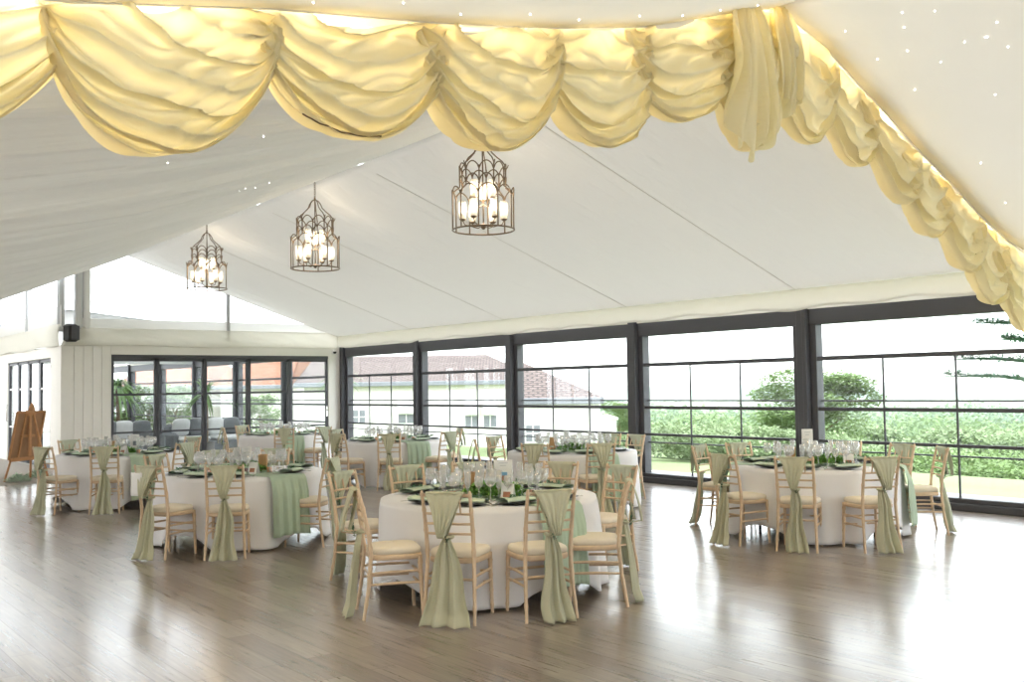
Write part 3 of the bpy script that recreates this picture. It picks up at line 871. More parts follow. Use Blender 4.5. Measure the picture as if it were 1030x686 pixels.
def stem_glass(name, H, bowl_r, bowl_h, rim_r):
    zb = H - bowl_h
    prof = [(0, 0.001), (.032, .001), (.034, .004), (.012, .008), (.0042, .018), (.0038, zb - .012), (.010, zb - .001), (bowl_r * .75, zb + bowl_h * .14), (bowl_r, zb + bowl_h * .42), (rim_r, H),
            (rim_r - .0015, H), (bowl_r - .002, zb + bowl_h * .42), (bowl_r * .72, zb + bowl_h * .15), (0, zb + .004)]
    return lathe_obj(name, prof, M['glassware'], 14)
G_red = stem_glass('wine_glass', .215, .043, .105, .034)
G_white = stem_glass('wine_glass', .185, .036, .09, .029)
G_flute = stem_glass('champagne_flute', .23, .026, .145, .024)
P_ch = lathe_obj('charger_plate', [(0, .002), (.09, .002), (.105, .006), (.145, .014), (.15, .016), (.145, .017), (.105, .010), (.09, .007), (0, .007)], M['plate'], 28)
def mk_napkin():
    t = thing('folded_napkin', '', 'napkin')
    b = MB()
    def fn(u, v):
        a = 2 * pi * v
        return ((u - .5) * .27 + .004 * sin(a * 2), .078 * cos(a) * (1 + .08 * sin(u * 9)), .022 + .018 * sin(a) * (1 + .18 * sin(u * 11 + v * 4)) + .002)
    b.grid(fn, 18, 16); b.build('cloth', M['napkin'], t)
    b = MB(); rs = random.Random(2)
    for i in range(13):
        f = rs.uniform(-1, 1)
        b.leaf((f * .08, rs.uniform(-.02, .02), .042), (rs.uniform(-1, 1), rs.uniform(-1, 1), rs.uniform(.1, .7)), .036, .02)
    b.tube([(-.10, 0, .040), (0, .004, .046), (.10, 0, .040)], .003, 5)
    b.build('leaf_sprig', M['leaf'], t)
    return t
NAP = mk_napkin()
def mk_cut(name):
    b = MB()
    if name == 'knife':
        b.box(-.006, .006, -.10, .0, .0, .004, .0015); b.box(-.009, .007, 0, .11, .0005, .003, .001)
    else:
        b.box(-.005, .005, -.10, .03, .0, .004, .0015); b.box(-.011, .011, .03, .05, .0005, .003, .001)
        for k in range(4): b.box(-.011 + k * .0062, -.0076 + k * .0062, .05, .095, .0005, .003)
    return b.build(name, M['silver'])
KN, FK = mk_cut('knife'), mk_cut('fork')
TPL = [G_red, G_white, G_flute, P_ch, KN, FK]
for o in TPL: COL.objects.unlink(o)
def cp(o, x, y, z, rz, label, cat, group):
    c = o.copy(); COL.objects.link(c); c.location = (x, y, z); c.rotation_euler = (0, 0, rz); return tag(c, label, cat, group)
nap_used = [False]

def candle_vase(x, y, h, lb, grp):
    t = thing('candle_vase', lb, 'candle', (x, y, TZ + .010), 0, grp)
    b = MB(); b.lathe([(0, .001), (.038, .001), (.038, h), (.0365, h), (.0365, .006), (0, .006)], 18); b.build('glass_cylinder', M['glassware'], t)
    b = MB(); b.lathe([(0, .007), (.024, .007), (.025, h * .5), (.022, h * .52), (0, h * .515)], 14); b.tube([(0, 0, h * .51), (.001, 0, h * .56)], .0015, 5); b.build('pillar_candle', M['wax'], t)
def table_sign(x, y, rz, hgt, w, lb, pic, grp, zoff=0.06):
    t = thing('table_sign', lb, 'sign', (x, y, TZ + .010), rz, grp)
    b = MB(); b.lathe([(0, 0), (.035, 0), (.035, .008), (.006, .012), (.004, zoff)], 14); b.tube([(-.02, 0, zoff), (.02, 0, zoff)], .004, 6); b.build('stand', M['white_metal'], t)
    b = MB(); b.box(-w / 2, w / 2, -.003, .003, zoff, zoff + hgt, .001); c = b.build('card', M['card'], t)
    b = MB()
    for k, ww in enumerate((.5, .34)): b.box(-w * ww / 2, w * ww / 2, -.0045, -.003, zoff + hgt * (.86 - k * .10), zoff + hgt * (.885 - k * .10))
    b.build('lettering', M['grey_metal'], c)
    if pic == 'colour':
        b = MB(); b.box(-w * .22, w * .22, -.005, -.003, zoff + hgt * .36, zoff + hgt * .5); b.build('picture_sky', M['photo_sky'], c)
        b = MB(); b.box(-w * .22, w * .22, -.005, -.003, zoff + hgt * .15, zoff + hgt * .36); b.build('picture', M['photo_brick'], c)
    elif pic == 'small':
        b = MB(); b.lathe([(0, 0), (.018, 0), (.018, .002), (0, .002)], 12)
        for i in range(len(b.v)):
            xx, yy, zz = b.v[i]; b.v[i] = (xx, -.003 - zz, zoff + hgt * .45 + yy)
        b.build('emblem', M['photo_grey'], c)
    else:
        b = MB(); b.box(-w * .2, w * .2, -.005, -.003, zoff + hgt * .15, zoff + hgt * .48); b.build('picture', M['photo_grey'], c)
def garland(x, y, rx, ry, rz, n, lb, seed, hh=.11):
    rs = random.Random(seed); b = MB(); ca, sa = cos(rz), sin(rz)
    for i in range(n):
        a = rs.uniform(0, 6.28); r = sqrt(rs.uniform(0, 1)); px, py = rx * r * cos(a), ry * r * sin(a)
        h = hh * (1 - r * r * .7) * rs.uniform(.1, 1)
        b.leaf((x + px * ca - py * sa, y + px * sa + py * ca, TZ + .010 + h), (rs.uniform(-1, 1), rs.uniform(-1, 1), rs.uniform(-.05, .9)), rs.uniform(.035, .07), rs.uniform(.02, .04))
    b.tube([(x - rx * .8 * ca, y - rx * .8 * sa, TZ + .025), (x, y, TZ + .04), (x + rx * .8 * ca, y + rx * .8 * sa, TZ + .025)], .008, 6)
    return tag(b.build('foliage_garland', M['moss']), lb, 'foliage')
def kraft_box(x, y, rz, lb, tilt=0.0, h=.16, w=.09):
    t = thing('kraft_box', lb, 'box', (x, y, TZ + .010), rz)
    Mx = Matrix.Rotation(tilt, 4, 'Y')
    b = MB(); b.obox(Mx, -w / 2, w / 2, -.025, .025, .012 if tilt else 0.0, h, .004); b.build('carton', M['kraft'], t)
    b = MB(); b.obox(Mx, -w / 2 - .002, w / 2 + .002, -.027, .027, h - .03, h + .003, .003); b.build('lid', M['kraft'], t)
def jar(x, y, m, lb, grp):
    t = thing('favour_jar', lb, 'jar', (x, y, TZ + .011), 0, grp)
    b = MB(); b.lathe([(0, .0), (.026, .0), (.028, .004), (.028, .045), (.024, .052), (0, .052)], 14); b.build('filling', M[m], t)
    b = MB(); b.lathe([(.0295, .001), (.0295, .048), (.025, .056), (.025, .060)], 14); b.build('glass', M['glassware'], t)
    b = MB(); b.lathe([(0, .060), (.026, .060), (.026, .070), (0, .071)], 14); b.build('lid', M['napkin'], t)
def menu_card(x, y, rz, lb, grp=None):
    t = thing('folded_card', lb, 'card', (x, y, TZ + .011), rz, grp)
    for s in (-1, 1):
        b = MB(); b.add([(-.05, 0, .12), (.05, 0, .12), (.05, s * .04, 0), (-.05, s * .04, 0), (-.05, s * .003, .12), (.05, s * .003, .12), (.05, s * .043, 0), (-.05, s * .043, 0)],
                        [(0, 1, 2, 3), (7, 6, 5, 4), (0, 4, 5, 1), (1, 5, 6, 2), (2, 6, 7, 3), (3, 7, 4, 0)])
        p = b.build('leaf_panel', M['card'], t)
        if s == -1:
            b = MB(); b.add([(-.03, -.0235, .06), (.03, -.0235, .06), (.03, -.0375, .02), (-.03, -.0375, .02)], [(0, 1, 2, 3)]); solid(b.build('print', M['photo_brick'], p), .0015)

# ------------------------------------------------------------------ the seven tables
TABLES = {
 'front centre table': dict(c=(4.72, 6.30), rot=radians(-128+40), run=radians(-90), chairs=[
    ('near left', 3.74, 5.46, 4), ('near right', 4.32, 5.07, 1), ('left', 3.44, 6.12, 1), ('left rear', 4.06, 7.46, 2), ('right', 5.13, 5.17, 1),
    ('right rear', 6.03, 6.14, 2), ('back right', 5.93, 6.82, 0), ('back left', 4.78, 7.60, 2), ('back middle', 5.38, 7.45, 2)]),
 'front left table': dict(c=(4.27, 10.05), rot=radians(-110+45), run=radians(-82), chairs=[
    ('near', 3.62, 8.93, 0), ('left', 3.11, 9.48, 0), ('left rear', 3.72, 11.10, 2), ('right', 4.79, 9.05, 2), ('back middle', 4.47, 11.33, 2), ('back right', 5.10, 11.05, 2)]),
 'table by the panelled wall': dict(c=(4.36, 14.55), rot=radians(-128+45), run=radians(-85), chairs=[
    ('near', 3.81, 13.38, 0), ('left', 3.21, 13.95, 0), ('back', 3.99, 15.78, 2), ('near right', 4.87, 13.38, 2), ('right', 5.58, 15.02, 2)]),
 'table by the right windows': dict(c=(8.87, 6.18), rot=radians(-118+25), run=radians(-58), chairs=[
    ('left rear', 8.55, 7.44, 3), ('left', 7.62, 6.34, 0), ('near left', 7.72, 5.59, 1), ('near right', 8.26, 5.03, 1), ('right', 9.80, 5.29, 3),
    ('right rear', 10.04, 5.87, 2), ('back left', 9.20, 7.42, 2), ('back right', 10.10, 6.60, 2)]),
 'rear middle table': dict(c=(8.69, 14.19), rot=radians(-90), run=radians(-96), chairs=[
    ('near', 7.94, 13.13, 1), ('right', 8.91, 12.91, 3), ('far right', 9.72, 13.78, 3), ('left', 7.44, 13.84, 0), ('far left', 8.27, 15.42, 2)]),
 'rear right table': dict(c=(8.74, 9.81), rot=radians(-100), run=radians(-105), chairs=[
    ('near left', 7.60, 9.20, 0), ('near right', 8.17, 8.65, 1), ('far right', 9.85, 10.25, 2), ('right', 9.88, 9.76, 3), ('left', 7.71, 10.55, 1), ('far left', 8.40, 11.05, 2)]),
 'table by the folding doors': dict(c=(8.48, 17.92), rot=radians(-90), run=radians(-105), chairs=[
    ('near', 7.92, 16.75, 0), ('far left', 8.10, 19.05, 2), ('left', 7.38, 18.23, 0), ('right', 8.65, 16.63, 3)]),
}
TURN = {(0, 'near left'): -6, (0, 'left'): -30, (0, 'right'): 27, (1, 'right'): 14, (0, 'left rear'): -8, (0, 'right rear'): 10}
T0 = None
for ti, (tn, T) in enumerate(TABLES.items()):
    cx, cy = T['c'][0] * 1.022, T['c'][1] * 1.022
    T['chairs'] = [(n_, x_ * 1.022, y_ * 1.022, k_) for n_, x_, y_, k_ in T['chairs']]
    lb = 'round folding table under a white cloth, the ' + tn
    if T0 is None: T0 = make_table(); t = T0
    else: t = dup(T0)
    t.location = (cx, cy, 0); t.rotation_euler = (0, 0, .4 + ti * .7); tag(t, lb, 'table', 'round banquet tables')
    o = make_cloth(ti + 3, T['rot']); o.location = (cx, cy, 0); tag(o, 'white cloth draped to the floor over the ' + tn, 'tablecloth', 'white tablecloths')
    o = make_runner(ti + 9, T['run']); o.location = (cx, cy, 0); tag(o, 'sage green runner across the white cloth of the ' + tn, 'runner', 'sage runners')
    angs = []
    for (sn, bx, by, kind) in T['chairs']:
        tu_ = TURN.get((ti, sn), 0)
        place_chair(bx, by, cx, cy, 'pale spindle chair with ivory cushion, %s seat of the %s' % (sn, tn),
                    'sage chiffon sash tied on the %s chair of the %s' % (sn, tn), 'chairs of the ' + tn, kind, radians(tu_))
        angs.append((sn, atan2(by - cy, bx - cx)))
    # extra places laid at seats whose chairs are hidden
    aa = sorted(a % (2 * pi) for _, a in angs); ex = []
    want = 8 if len(angs) < 8 else len(angs)
    while len(aa) < want:
        gaps = [((aa[(i + 1) % len(aa)] - aa[i]) % (2 * pi), aa[i]) for i in range(len(aa))]
        g, a = max(gaps); na = (a + g / 2) % (2 * pi); aa = sorted(aa + [na]); ex.append(na)
    comp = ['east', 'north east', 'north', 'north west', 'west', 'south west', 'south', 'south east']
    nm = {}
    for a in ex:
        v = (a - radians(51.7)) % (2 * pi)  # angle from the line of sight
        key = ['far side', 'far left side', 'left side', 'near left side', 'near side', 'near right side', 'right side', 'far right side'][int((v + pi / 8) // (pi / 4)) % 8]
        while key in nm: key = 'other ' + key
        nm[key] = a; angs.append((key, a))
    rs = random.Random(ti + 40)
    for (sn, a) in angs:
        dx, dy = cos(a), sin(a); rz = a + pi / 2
        seat = '%s place, %s' % (sn, tn)
        px, py = cx + dx * .655, cy + dy * .655
        cp(P_ch, px, py, TZ + .012, rz, 'dark charger plate at the ' + seat, 'plate', 'charger plates')
        if not nap_used[0]: n_ = NAP; nap_used[0] = True
        else: n_ = dup(NAP)
        n_.location = (px, py, TZ + .015); n_.rotation_euler = (0, 0, rz + rs.uniform(-.3, .3)); tag(n_, 'folded sage napkin at the ' + seat, 'napkin', 'sage napkins')
        if ti in (0, 1, 3):
            tx, ty = -dy, dx
            cp(KN, px + tx * .20, py + ty * .20, TZ + .012, rz, 'steel knife at the ' + seat, 'knife', 'table knives')
            cp(FK, px - tx * .20, py - ty * .20, TZ + .012, rz, 'steel fork at the ' + seat, 'fork', 'table forks')
        tx, ty = -dy, dx
        for (g, off, rr, nme, ct) in ((G_red, .11, .46, 'large wine glass', 'glass'), (G_white, .03, .42, 'small wine glass', 'glass'), (G_flute, -.06, .44, 'champagne flute', 'glass')):
            j = rs.uniform(-.015, .015)
            cp(g, cx + dx * (rr + j) + tx * (off + j), cy + dy * (rr + j) + ty * (off + j), TZ + .011, 0, '%s at the %s' % (nme, seat), ct, nme.replace('glass','glasses').replace('flute','flutes') + ' on the tables')
    # centrepiece
    vd = Vector((-.62, -.785)); rt = Vector((.785, -.62))
    def at(r_, f_): return (cx + rt.x * r_ - vd.x * f_, cy + rt.y * r_ - vd.y * f_)
    for q, (r_, f_, h) in enumerate(((-.07, .02, .26), (.02, .07, .20), (.06, -.01, .16))):
        x, y = at(r_, f_)
        candle_vase(x, y, h, ('tallest', 'middle', 'shortest')[q] + ' glass candle cylinder at the centre of the ' + tn, 'candle cylinders')
    if ti in (0, 1, 2, 3):
        r_, f_ = {0: (.12, .10), 1: (.01, .15), 2: (.17, .12), 3: (-.01, .17)}[ti]
        x, y = at(r_, f_)
        table_sign(x, y, radians(-38), {0: .20, 1: .19, 2: .19, 3: .27}[ti], {0: .15, 1: .10, 2: .13, 3: .12}[ti], 'white table sign ' + {0: 'with a blue and brown picture', 1: 'with a small dark picture', 2: 'with a grey picture', 3: 'tall with a round emblem'}[ti] + ' on the ' + tn,
                   {0: 'colour', 1: 'grey', 2: 'grey', 3: 'small'}[ti], 'table signs', .09 if ti == 3 else .07)
    x, y = at({0: -.16, 1: .20, 2: -.10, 3: -.22, 4: .05, 5: -.28, 6: .06}[ti], {0: .14, 1: .10, 2: .0, 3: .08, 4: .2, 5: .0, 6: -.1}[ti])
    kraft_box(x, y, radians(-38), 'brown kraft box standing near the centre of the ' + tn, .18 if ti == 5 else 0, .17)
    x, y = at(.05, -.20); garland(x, y, .26, .10, radians(-38 + 8), 420 if ti < 4 else 260, 'trailing green foliage at the centre of the ' + tn, ti)
    for q, (r_, f_, mm) in enumerate(((-.28, -.22, 'amber'), (.34, -.18, 'amber'), (-.20, .30, 'wine') if ti != 1 else (.13, -.32, 'wine'))):
        x, y = at(r_, f_); jar(x, y, mm, {'amber': 'amber filled', 'wine': 'dark red filled'}[mm] + ' favour jar, ' + ('left', 'right', 'third')[q] + ' one on the ' + tn, 'favour jars')
    x, y = at({0: .16, 1: .22, 3: .25}.get(ti, .2), -.36); menu_card(x, y, radians(-38 - 20), 'white folded card with a brown print on the ' + tn, 'folded cards')
# white paper sign on the left chair of the front left table
t = thing('paper_sign', 'blank white paper hung on the back of a chair at the front left table', 'sign', (3.407, 9.80, .61), radians(-64))
t.scale = (.945,) * 3
b = MB(); b.grid(lambda u, v: (-.175 + u * .155, -.345 - .01 * sin(u * 3), .0 + .235 * v), 6, 6); solid(b.build('sheet', M['card'], t), .002)
b = MB(); b.tube([(-.14, -.345, .23), (-.1, -.30, .262), (-.04, -.345, .23)], .003, 5); b.build('string', M['card'], t)

# ------------------------------------------------------------------ lounge behind the doors
def sofa(x, y, w, rz, lb):
    t = thing('sofa', lb, 'sofa', (x, y, 0), rz, 'lounge sofas')
    b = MB(); b.box(-w / 2, w / 2, -.42, .42, .06, .40, .04); b.build('base', M['sofa'], t)
    b = MB(); b.box(-w / 2, w / 2, -.45, -.22, .30, .82, .07); b.build('backrest', M['sofa'], t)
    for s in (-1, 1):
        b = MB(); b.box(s * w / 2 - .1, s * w / 2 + .1, -.44, .42, .06, .62, .06); b.build('arm', M['sofa'], t)
        b = MB(); b.box(s * w / 4 - w * .22, s * w / 4 + w * .22, -.22, .42, .40, .52, .05); b.build('seat_cushion', M['throw'], t)
        for k in (-1, 1):
            b = MB(); b.lathe([(.025, 0), (.02, .06)], 8, (s * (w / 2 - .1), k * .34, 0)); b.build('foot', M['spk'], t)
        for q in range(2):
            c = thing('scatter_cushion', 'pale scatter cushion, %s %s on the %s' % ('left' if s < 0 else 'right', ('outer', 'inner')[q], lb), 'cushion', group='scatter cushions')
            Mx = Matrix.Translation((x, y, 0)) @ Matrix.Rotation(rz, 4, 'Z') @ Matrix.Translation((s * (w / 2 - .32 - q * .40), -.10, .74)) @ Matrix.Rotation(radians(-18 + 8 * q), 4, 'X')
            b = MB()
            def fn(u, v):
                a = 2 * pi * u; ph = (v - .5) * pi; e = .5
                sx = (abs(cos(a)) ** e) * (1 if cos(a) > 0 else -1); sz = (abs(sin(a)) ** e) * (1 if sin(a) > 0 else -1)
                return tuple(Mx @ Vector((sx * .22 * cos(ph) ** .5 if cos(ph) > 0 else 0, .09 * sin(ph), sz * .22 * (max(0, cos(ph)) ** .5))))
            b.grid(fn, 24, 10, wrap=True); o = b.build('pad', M['throw'] if (q + (s > 0)) % 2 else M['sofa'], c)
            b = MB(); b.tube([tuple(Mx @ Vector((.215 * (abs(cos(k_ * pi / 12)) ** .5) * (1 if cos(k_ * pi / 12) > 0 else -1), 0, .215 * (abs(sin(k_ * pi / 12)) ** .5) * (1 if sin(k_ * pi / 12) > 0 else -1)))) for k_ in range(24)], .008, 5, closed=True); b.build('piping', M['throw'], c)
sofa(7.0, 23.6, 1.8, radians(180), 'grey sofa behind the first two folding doors')
sofa(9.3, 24.0, 1.9, radians(180), 'grey sofa behind the middle folding doors')
def palm(x, y, z, h, lb, seed, n=60, ll=.75, droop=.5, potted=True):
    rs = random.Random(seed); t = thing('cordyline_palm', lb, 'plant', (x, y, z))
    if potted:
        b = MB(); b.lathe([(0, 0), (.16, 0), (.21, .38), (.22, .40), (.19, .40), (.18, .36), (0, .35)], 18); b.build('planter', M['pot'], t)
    b = MB(); b.tube([(0, 0, .1), (.02, .01, h * .5), (0, 0, h)], [.05, .045, .05], 8); b.build('stem', M['trunk'], t)
    b = MB()
    for i in range(n):
        a = rs.uniform(0, 6.28); e = rs.uniform(-.35, 1.3); l = ll * rs.uniform(.7, 1.05); w = .035
        ca, sa = cos(a), sin(a); prev = None
        for k in range(6):
            s_ = k / 5; r = l * s_ * cos(e); zz = h + l * s_ * sin(e) - droop * l * s_ * s_
            ww = w * (1 - s_) ** .6 + .002
            q = ((r * ca - sa * ww, r * sa + ca * ww, zz), (r * ca + sa * ww, r * sa - ca * ww, zz))
            if prev: b.add([prev[0], prev[1], q[1], q[0]], [(0, 1, 2, 3)])
            prev = q
    b.build('leaves', M['palm'], t)
palm(7.55, 25.4, 0, 1.75, 'drooping palm in a planter behind the first folding door', 1, 70, .9, .9)
palm(8.95, 23.2, 0, 1.55, 'spiky palm in a planter behind the third folding door', 2, 46, .85, .55)
palm(12.6, 23.4, -.1, 2.05, 'tall spiky palm outside beyond the last folding door', 3, 60, .8, .35, False)
# lounge roof
def lr_fn(u, v):
    x = 5.5 + u * (WX - 5.4); y = BY + .2 + v * 22
    return (x, y, 2.72 + (WX - x) * .10)
b = MB(); b.grid(lr_fn, 8, 12); struct(solid(b.build('ceiling_lounge', M['lounge_roof']), .02, 1), 'pale lounge ceiling behind the folding doors')
b = MB(); b.box(5.46, 5.5, 26.9, 44, 0, 3.4); b.box(5.5, WX, 44, 44.1, 0, .9)
struct(b.build('wall_lounge', M['cream']), 'far side wall of the lounge')
for y in BAY[-1] + 3.33, BAY[-1] + 6.66, BAY[-1] + 9.99:
    b = MB(); b.box(5.55, WX - .05, y - .05, y + .05, 2.50, 2.66, .01)
    struct(b.build('trim_beam', M['grey_metal']), 'grey cross beam of the lounge roof')

# ------------------------------------------------------------------ outside
b = MB(); b.box(WX + .16, 13.4, -10, 46, -.3, -.06); b.box(-30, WX + .16, 44.2, 60, -.3, -.06); b.box(5.5, 13.4, 44.2, 60, -.3, -.06)
b.box(13.2, 13.4, -10, 46, -.06, .02, .02)
struct(b.build('floor_terrace', M['terrace']), 'stone terrace outside the windows')
def hz(x, y):
    d = x - 13.3
    if d < 0: return -.25
    z = -.25 - .075 * d if d < 60 else -4.75 - .11 * (d - 60) if d < 260 else -26.75
    if d > 500: z += (d - 500) * .012 * (1 + .35 * sin(y * .0031 + 1) + .2 * sin(y * .009))
    return min(z + .35 * sin(x * .09) * sin(y * .07), -.25) if d < 500 else min(z, -3 + 3 * sin(y * .004))
def ter(u, v):
    x = 13.3 + 2600 * u ** 2.6; y = -900 + 2700 * v
    k = 1 - u
    y = (v - .3) * (260 + 5200 * u ** 1.6)
    return (x, y, hz(x, y))
b = MB(); b.grid(ter, 90, 80); struct(b.build('ground', M['grass']), 'lawn and valley sloping away outside the windows')
def hill(u, v):
    x = 900 + 1300 * u; y = -2500 + 6500 * v
    return (x, y, -26 + 23 * sin(pi * u) * (.75 + .2 * sin(y * .004 + 2) + .12 * sin(y * .011)) + 1.5 * sin(y * .05) * sin(x * .04))
b = MB(); b.grid(hill, 24, 140); struct(b.build('ground_hills', M['hills']), 'hazy wooded hills on the horizon')

def tree_mesh(name, lumps, nleaf, ls, m, seed, parent):
    rs = random.Random(seed); b = MB()
    for (x, y, z, r, rz_) in lumps:
        k = int(nleaf * (r / sum(l[3] for l in lumps)))
        for i in range(k):
            d = Vector((rs.gauss(0, 1), rs.gauss(0, 1), rs.gauss(0, 1))).normalized()
            q = rs.uniform(.55, 1.04)
            p = (x + d.x * r * q, y + d.y * r * q, z + d.z * rz_ * q)
            b.leaf(p, (rs.uniform(-1, 1), rs.uniform(-1, 1), rs.uniform(-.7, .7)), ls * rs.uniform(.7, 1.3), ls * .75)
    return b.build(name, m, parent)
def make_tree(seed, H, W, m, nleaf=22000, ls=.21):
    rs = random.Random(seed); t = thing('broadleaf_tree', '', 'tree')
    lumps = [(0, 0, H * .56, W * .36, H * .40), (0, 0, H * .40, W * .40, H * .26)]
    for i in range(11):
        a = rs.uniform(0, 6.28); e = rs.uniform(-.15, .36); r = W * rs.uniform(.14, .32)
        lumps.append((r * cos(a), r * sin(a), H * (.58 + e), W * rs.uniform(.13, .22), H * rs.uniform(.09, .15)))
    tree_mesh('foliage', lumps, nleaf, ls, m, seed, t)
    b = MB(); b.tube([(0, 0, -.5), (.05, 0, H * .25), (0, .05, H * .6)], [H * .03, H * .024, H * .012], 8)
    for i in range(5):
        a = i * 1.26; b.tube([(0, 0, H * (.25 + .05 * i)), (W * .2 * cos(a), W * .2 * sin(a), H * (.5 + .05 * i))], [H * .012, H * .004], 6)
    b.build('trunk', M['trunk'], t)
    return t
TREES = [make_tree(1, 9, 8.5, M['tree']), None, make_tree(3, 4.5, 5.0, M['tree'], 3200, .26)]
tu = [False] * 3
CR, CF = Vector((.785, -.62)), Vector((.62, .785))
def plant_tree(k, px, dep, top, lb, grp, ztop=None, sc=1.0, hs=None):
    """tree on the ground at a bearing and distance from the hall, its height chosen as in the photograph"""
    o = TREES[k] if not tu[k] else dup(TREES[k]); tu[k] = True
    lat = (px - 515) / 993.75 * dep
    x = CR.x * lat + CF.x * dep; y = CR.y * lat + CF.y * dep
    base = hz(x, y) if x > 15.5 else -.3
    H0 = (9, 10, 4.5)[k]
    zt = 1.6 + (403 - .016 * (px + 347) - top) / 993.75 * dep
    s = max(.3, (zt - base) / (H0 * .99))
    o.location = (x, y, base); o.scale = (s * sc, s * sc, s); o.rotation_euler = (0, 0, px * .37)
    return tag(o, lb, 'tree', grp)
plant_tree(0, 812, 40, 374, 'large round green tree behind the pillar left of the right window', None, sc=1.75)
plant_tree(0, 622, 60, 404, 'green tree beside the corner of the white house', None)
def woodland(name, lb, n, px0, px1, d0, d1, top0, top1, wid, nleaf, ls, m, seed):
    """a stretch of wood too dense to count: one mass of leaves on crowns standing on the slope"""
    rs = random.Random(seed); b = MB()
    for i in range(n):
        px = px0 + (px1 - px0) * (i + rs.uniform(-.4, .4)) / n; dep = rs.uniform(d0, d1)
        lat = (px - 515) / 993.75 * dep
        x = CR.x * lat + CF.x * dep; y = CR.y * lat + CF.y * dep
        base = hz(x, y); zt = 1.6 + (403 - .016 * (px + 347) - rs.uniform(top0, top1)) / 993.75 * dep
        H = max(zt - base, 1.0); w_ = wid * rs.uniform(.75, 1.2)
        lumps = [(0, 0, .62, .55, .38), (rs.uniform(-.4, .4), rs.uniform(-.4, .4), .38, .6, .36), (rs.uniform(-.5, .5), rs.uniform(-.5, .5), .70, .35, .26), (rs.uniform(-.6, .6), rs.uniform(-.6, .6), .5, .4, .28)]
        for (lx, ly, lz, r, rz_) in lumps:
            for k in range(int(nleaf / 4)):
                d = Vector((rs.gauss(0, 1), rs.gauss(0, 1), rs.gauss(0, 1))).normalized(); q = rs.uniform(.6, 1.04)
                b.leaf((x + (lx + d.x * r * q) * w_, y + (ly + d.y * r * q) * w_, base + (lz + d.z * rz_ * q) * H), (rs.uniform(-1, 1), rs.uniform(-1, 1), rs.uniform(-.7, .7)), ls * rs.uniform(.7, 1.4), ls * .8)
        b.tube([(x, y, base - .3), (x, y, base + H * .5)], [H * .035, H * .015], 6)
    return tag(b.build(name, m), lb, 'woodland', None, 'stuff')
woodland('shrubbery', 'leafy yellow green shrubbery low outside the fourth window', 13, 680, 790, 25, 31, 448, 474, 2.2, 2200, .11, M['tree2'], 5)
woodland('woodland', 'nearest trees at the bottom of the lawn', 26, 740, 1260, 44, 54, 446, 474, 4.2, 2800, .19, M['tree'], 6)
woodland('woodland', 'middle wood filling the slope beyond the lawn', 34, 640, 1300, 75, 100, 424, 446, 8, 2200, .36, M['tree2'], 7)
woodland('woodland', 'far wood hazy in the valley', 44, 610, 1340, 140, 200, 412, 428, 16, 1400, .75, M['tree'], 8)
woodland('woodland', 'farthest pale wood under the horizon', 50, 600, 1360, 300, 420, 402, 411, 34, 1000, 1.8, M['tree'], 9)
b = MB(); b.box(62, 2600, -1500, 3600, -60, 45)
hzm = bpy.data.materials.new('valley_haze'); hzm.use_nodes = True; nt_ = hzm.node_tree; nt_.nodes.remove(nt_.nodes['Principled BSDF'])
vs_ = nt_.nodes.new('ShaderNodeVolumeScatter'); vs_.inputs['Density'].default_value = .0006; vs_.inputs['Color'].default_value = (.75, .86, 1, 1)
nt_.links.new(vs_.outputs['Volume'], nt_.nodes['Material Output'].inputs['Volume'])
tag(b.build('valley_haze', hzm), 'pale summer haze lying over the valley', 'haze', None, 'stuff')
# cedar at the right
ct = thing('cedar_tree', 'dark cedar with level branches at the right edge of the view', 'tree')
cdep = 30; clat = (1058 - 515) / 993.75 * cdep
cxx, cyy = CR.x * clat + CF.x * cdep, CR.y * clat + CF.y * cdep
ct.location = (cxx, cyy, hz(cxx, cyy))
b = MB(); b.tube([(0, 0, -.3), (0, 0, 4), (.1, 0, 9)], [.5, .4, .2], 10); b.build('trunk', M['trunk'], ct)
rs = random.Random(8)
for i in range(12):
    a = atan2(.62, -.785) + (0 if i < 6 else pi * .6) + rs.uniform(-.5, .5); z = 3.0 + (i % 6) * .55; l = rs.uniform(2.0, 3.1)
    d = Vector((cos(a), sin(a), .08)); sd = Vector((-sin(a), cos(a), 0))
    b = MB(); b.tube([(0, 0, z), tuple(d * l * .5 + Vector((0, 0, z + .1))), tuple(d * l + Vector((0, 0, z)))], [.07, .045, .015], 6)
    for k in range(620):
        f = rs.uniform(.25, 1.0); p = d * l * f + sd * rs.gauss(0, .32 * (1.1 - f)) + Vector((0, 0, z + .08 + rs.gauss(0, .05)))
        b.leaf(p, (rs.uniform(-1, 1), rs.uniform(-1, 1), rs.uniform(-.15, .3)), .19, .06)
    b.build('branch', M['cedar'], ct)

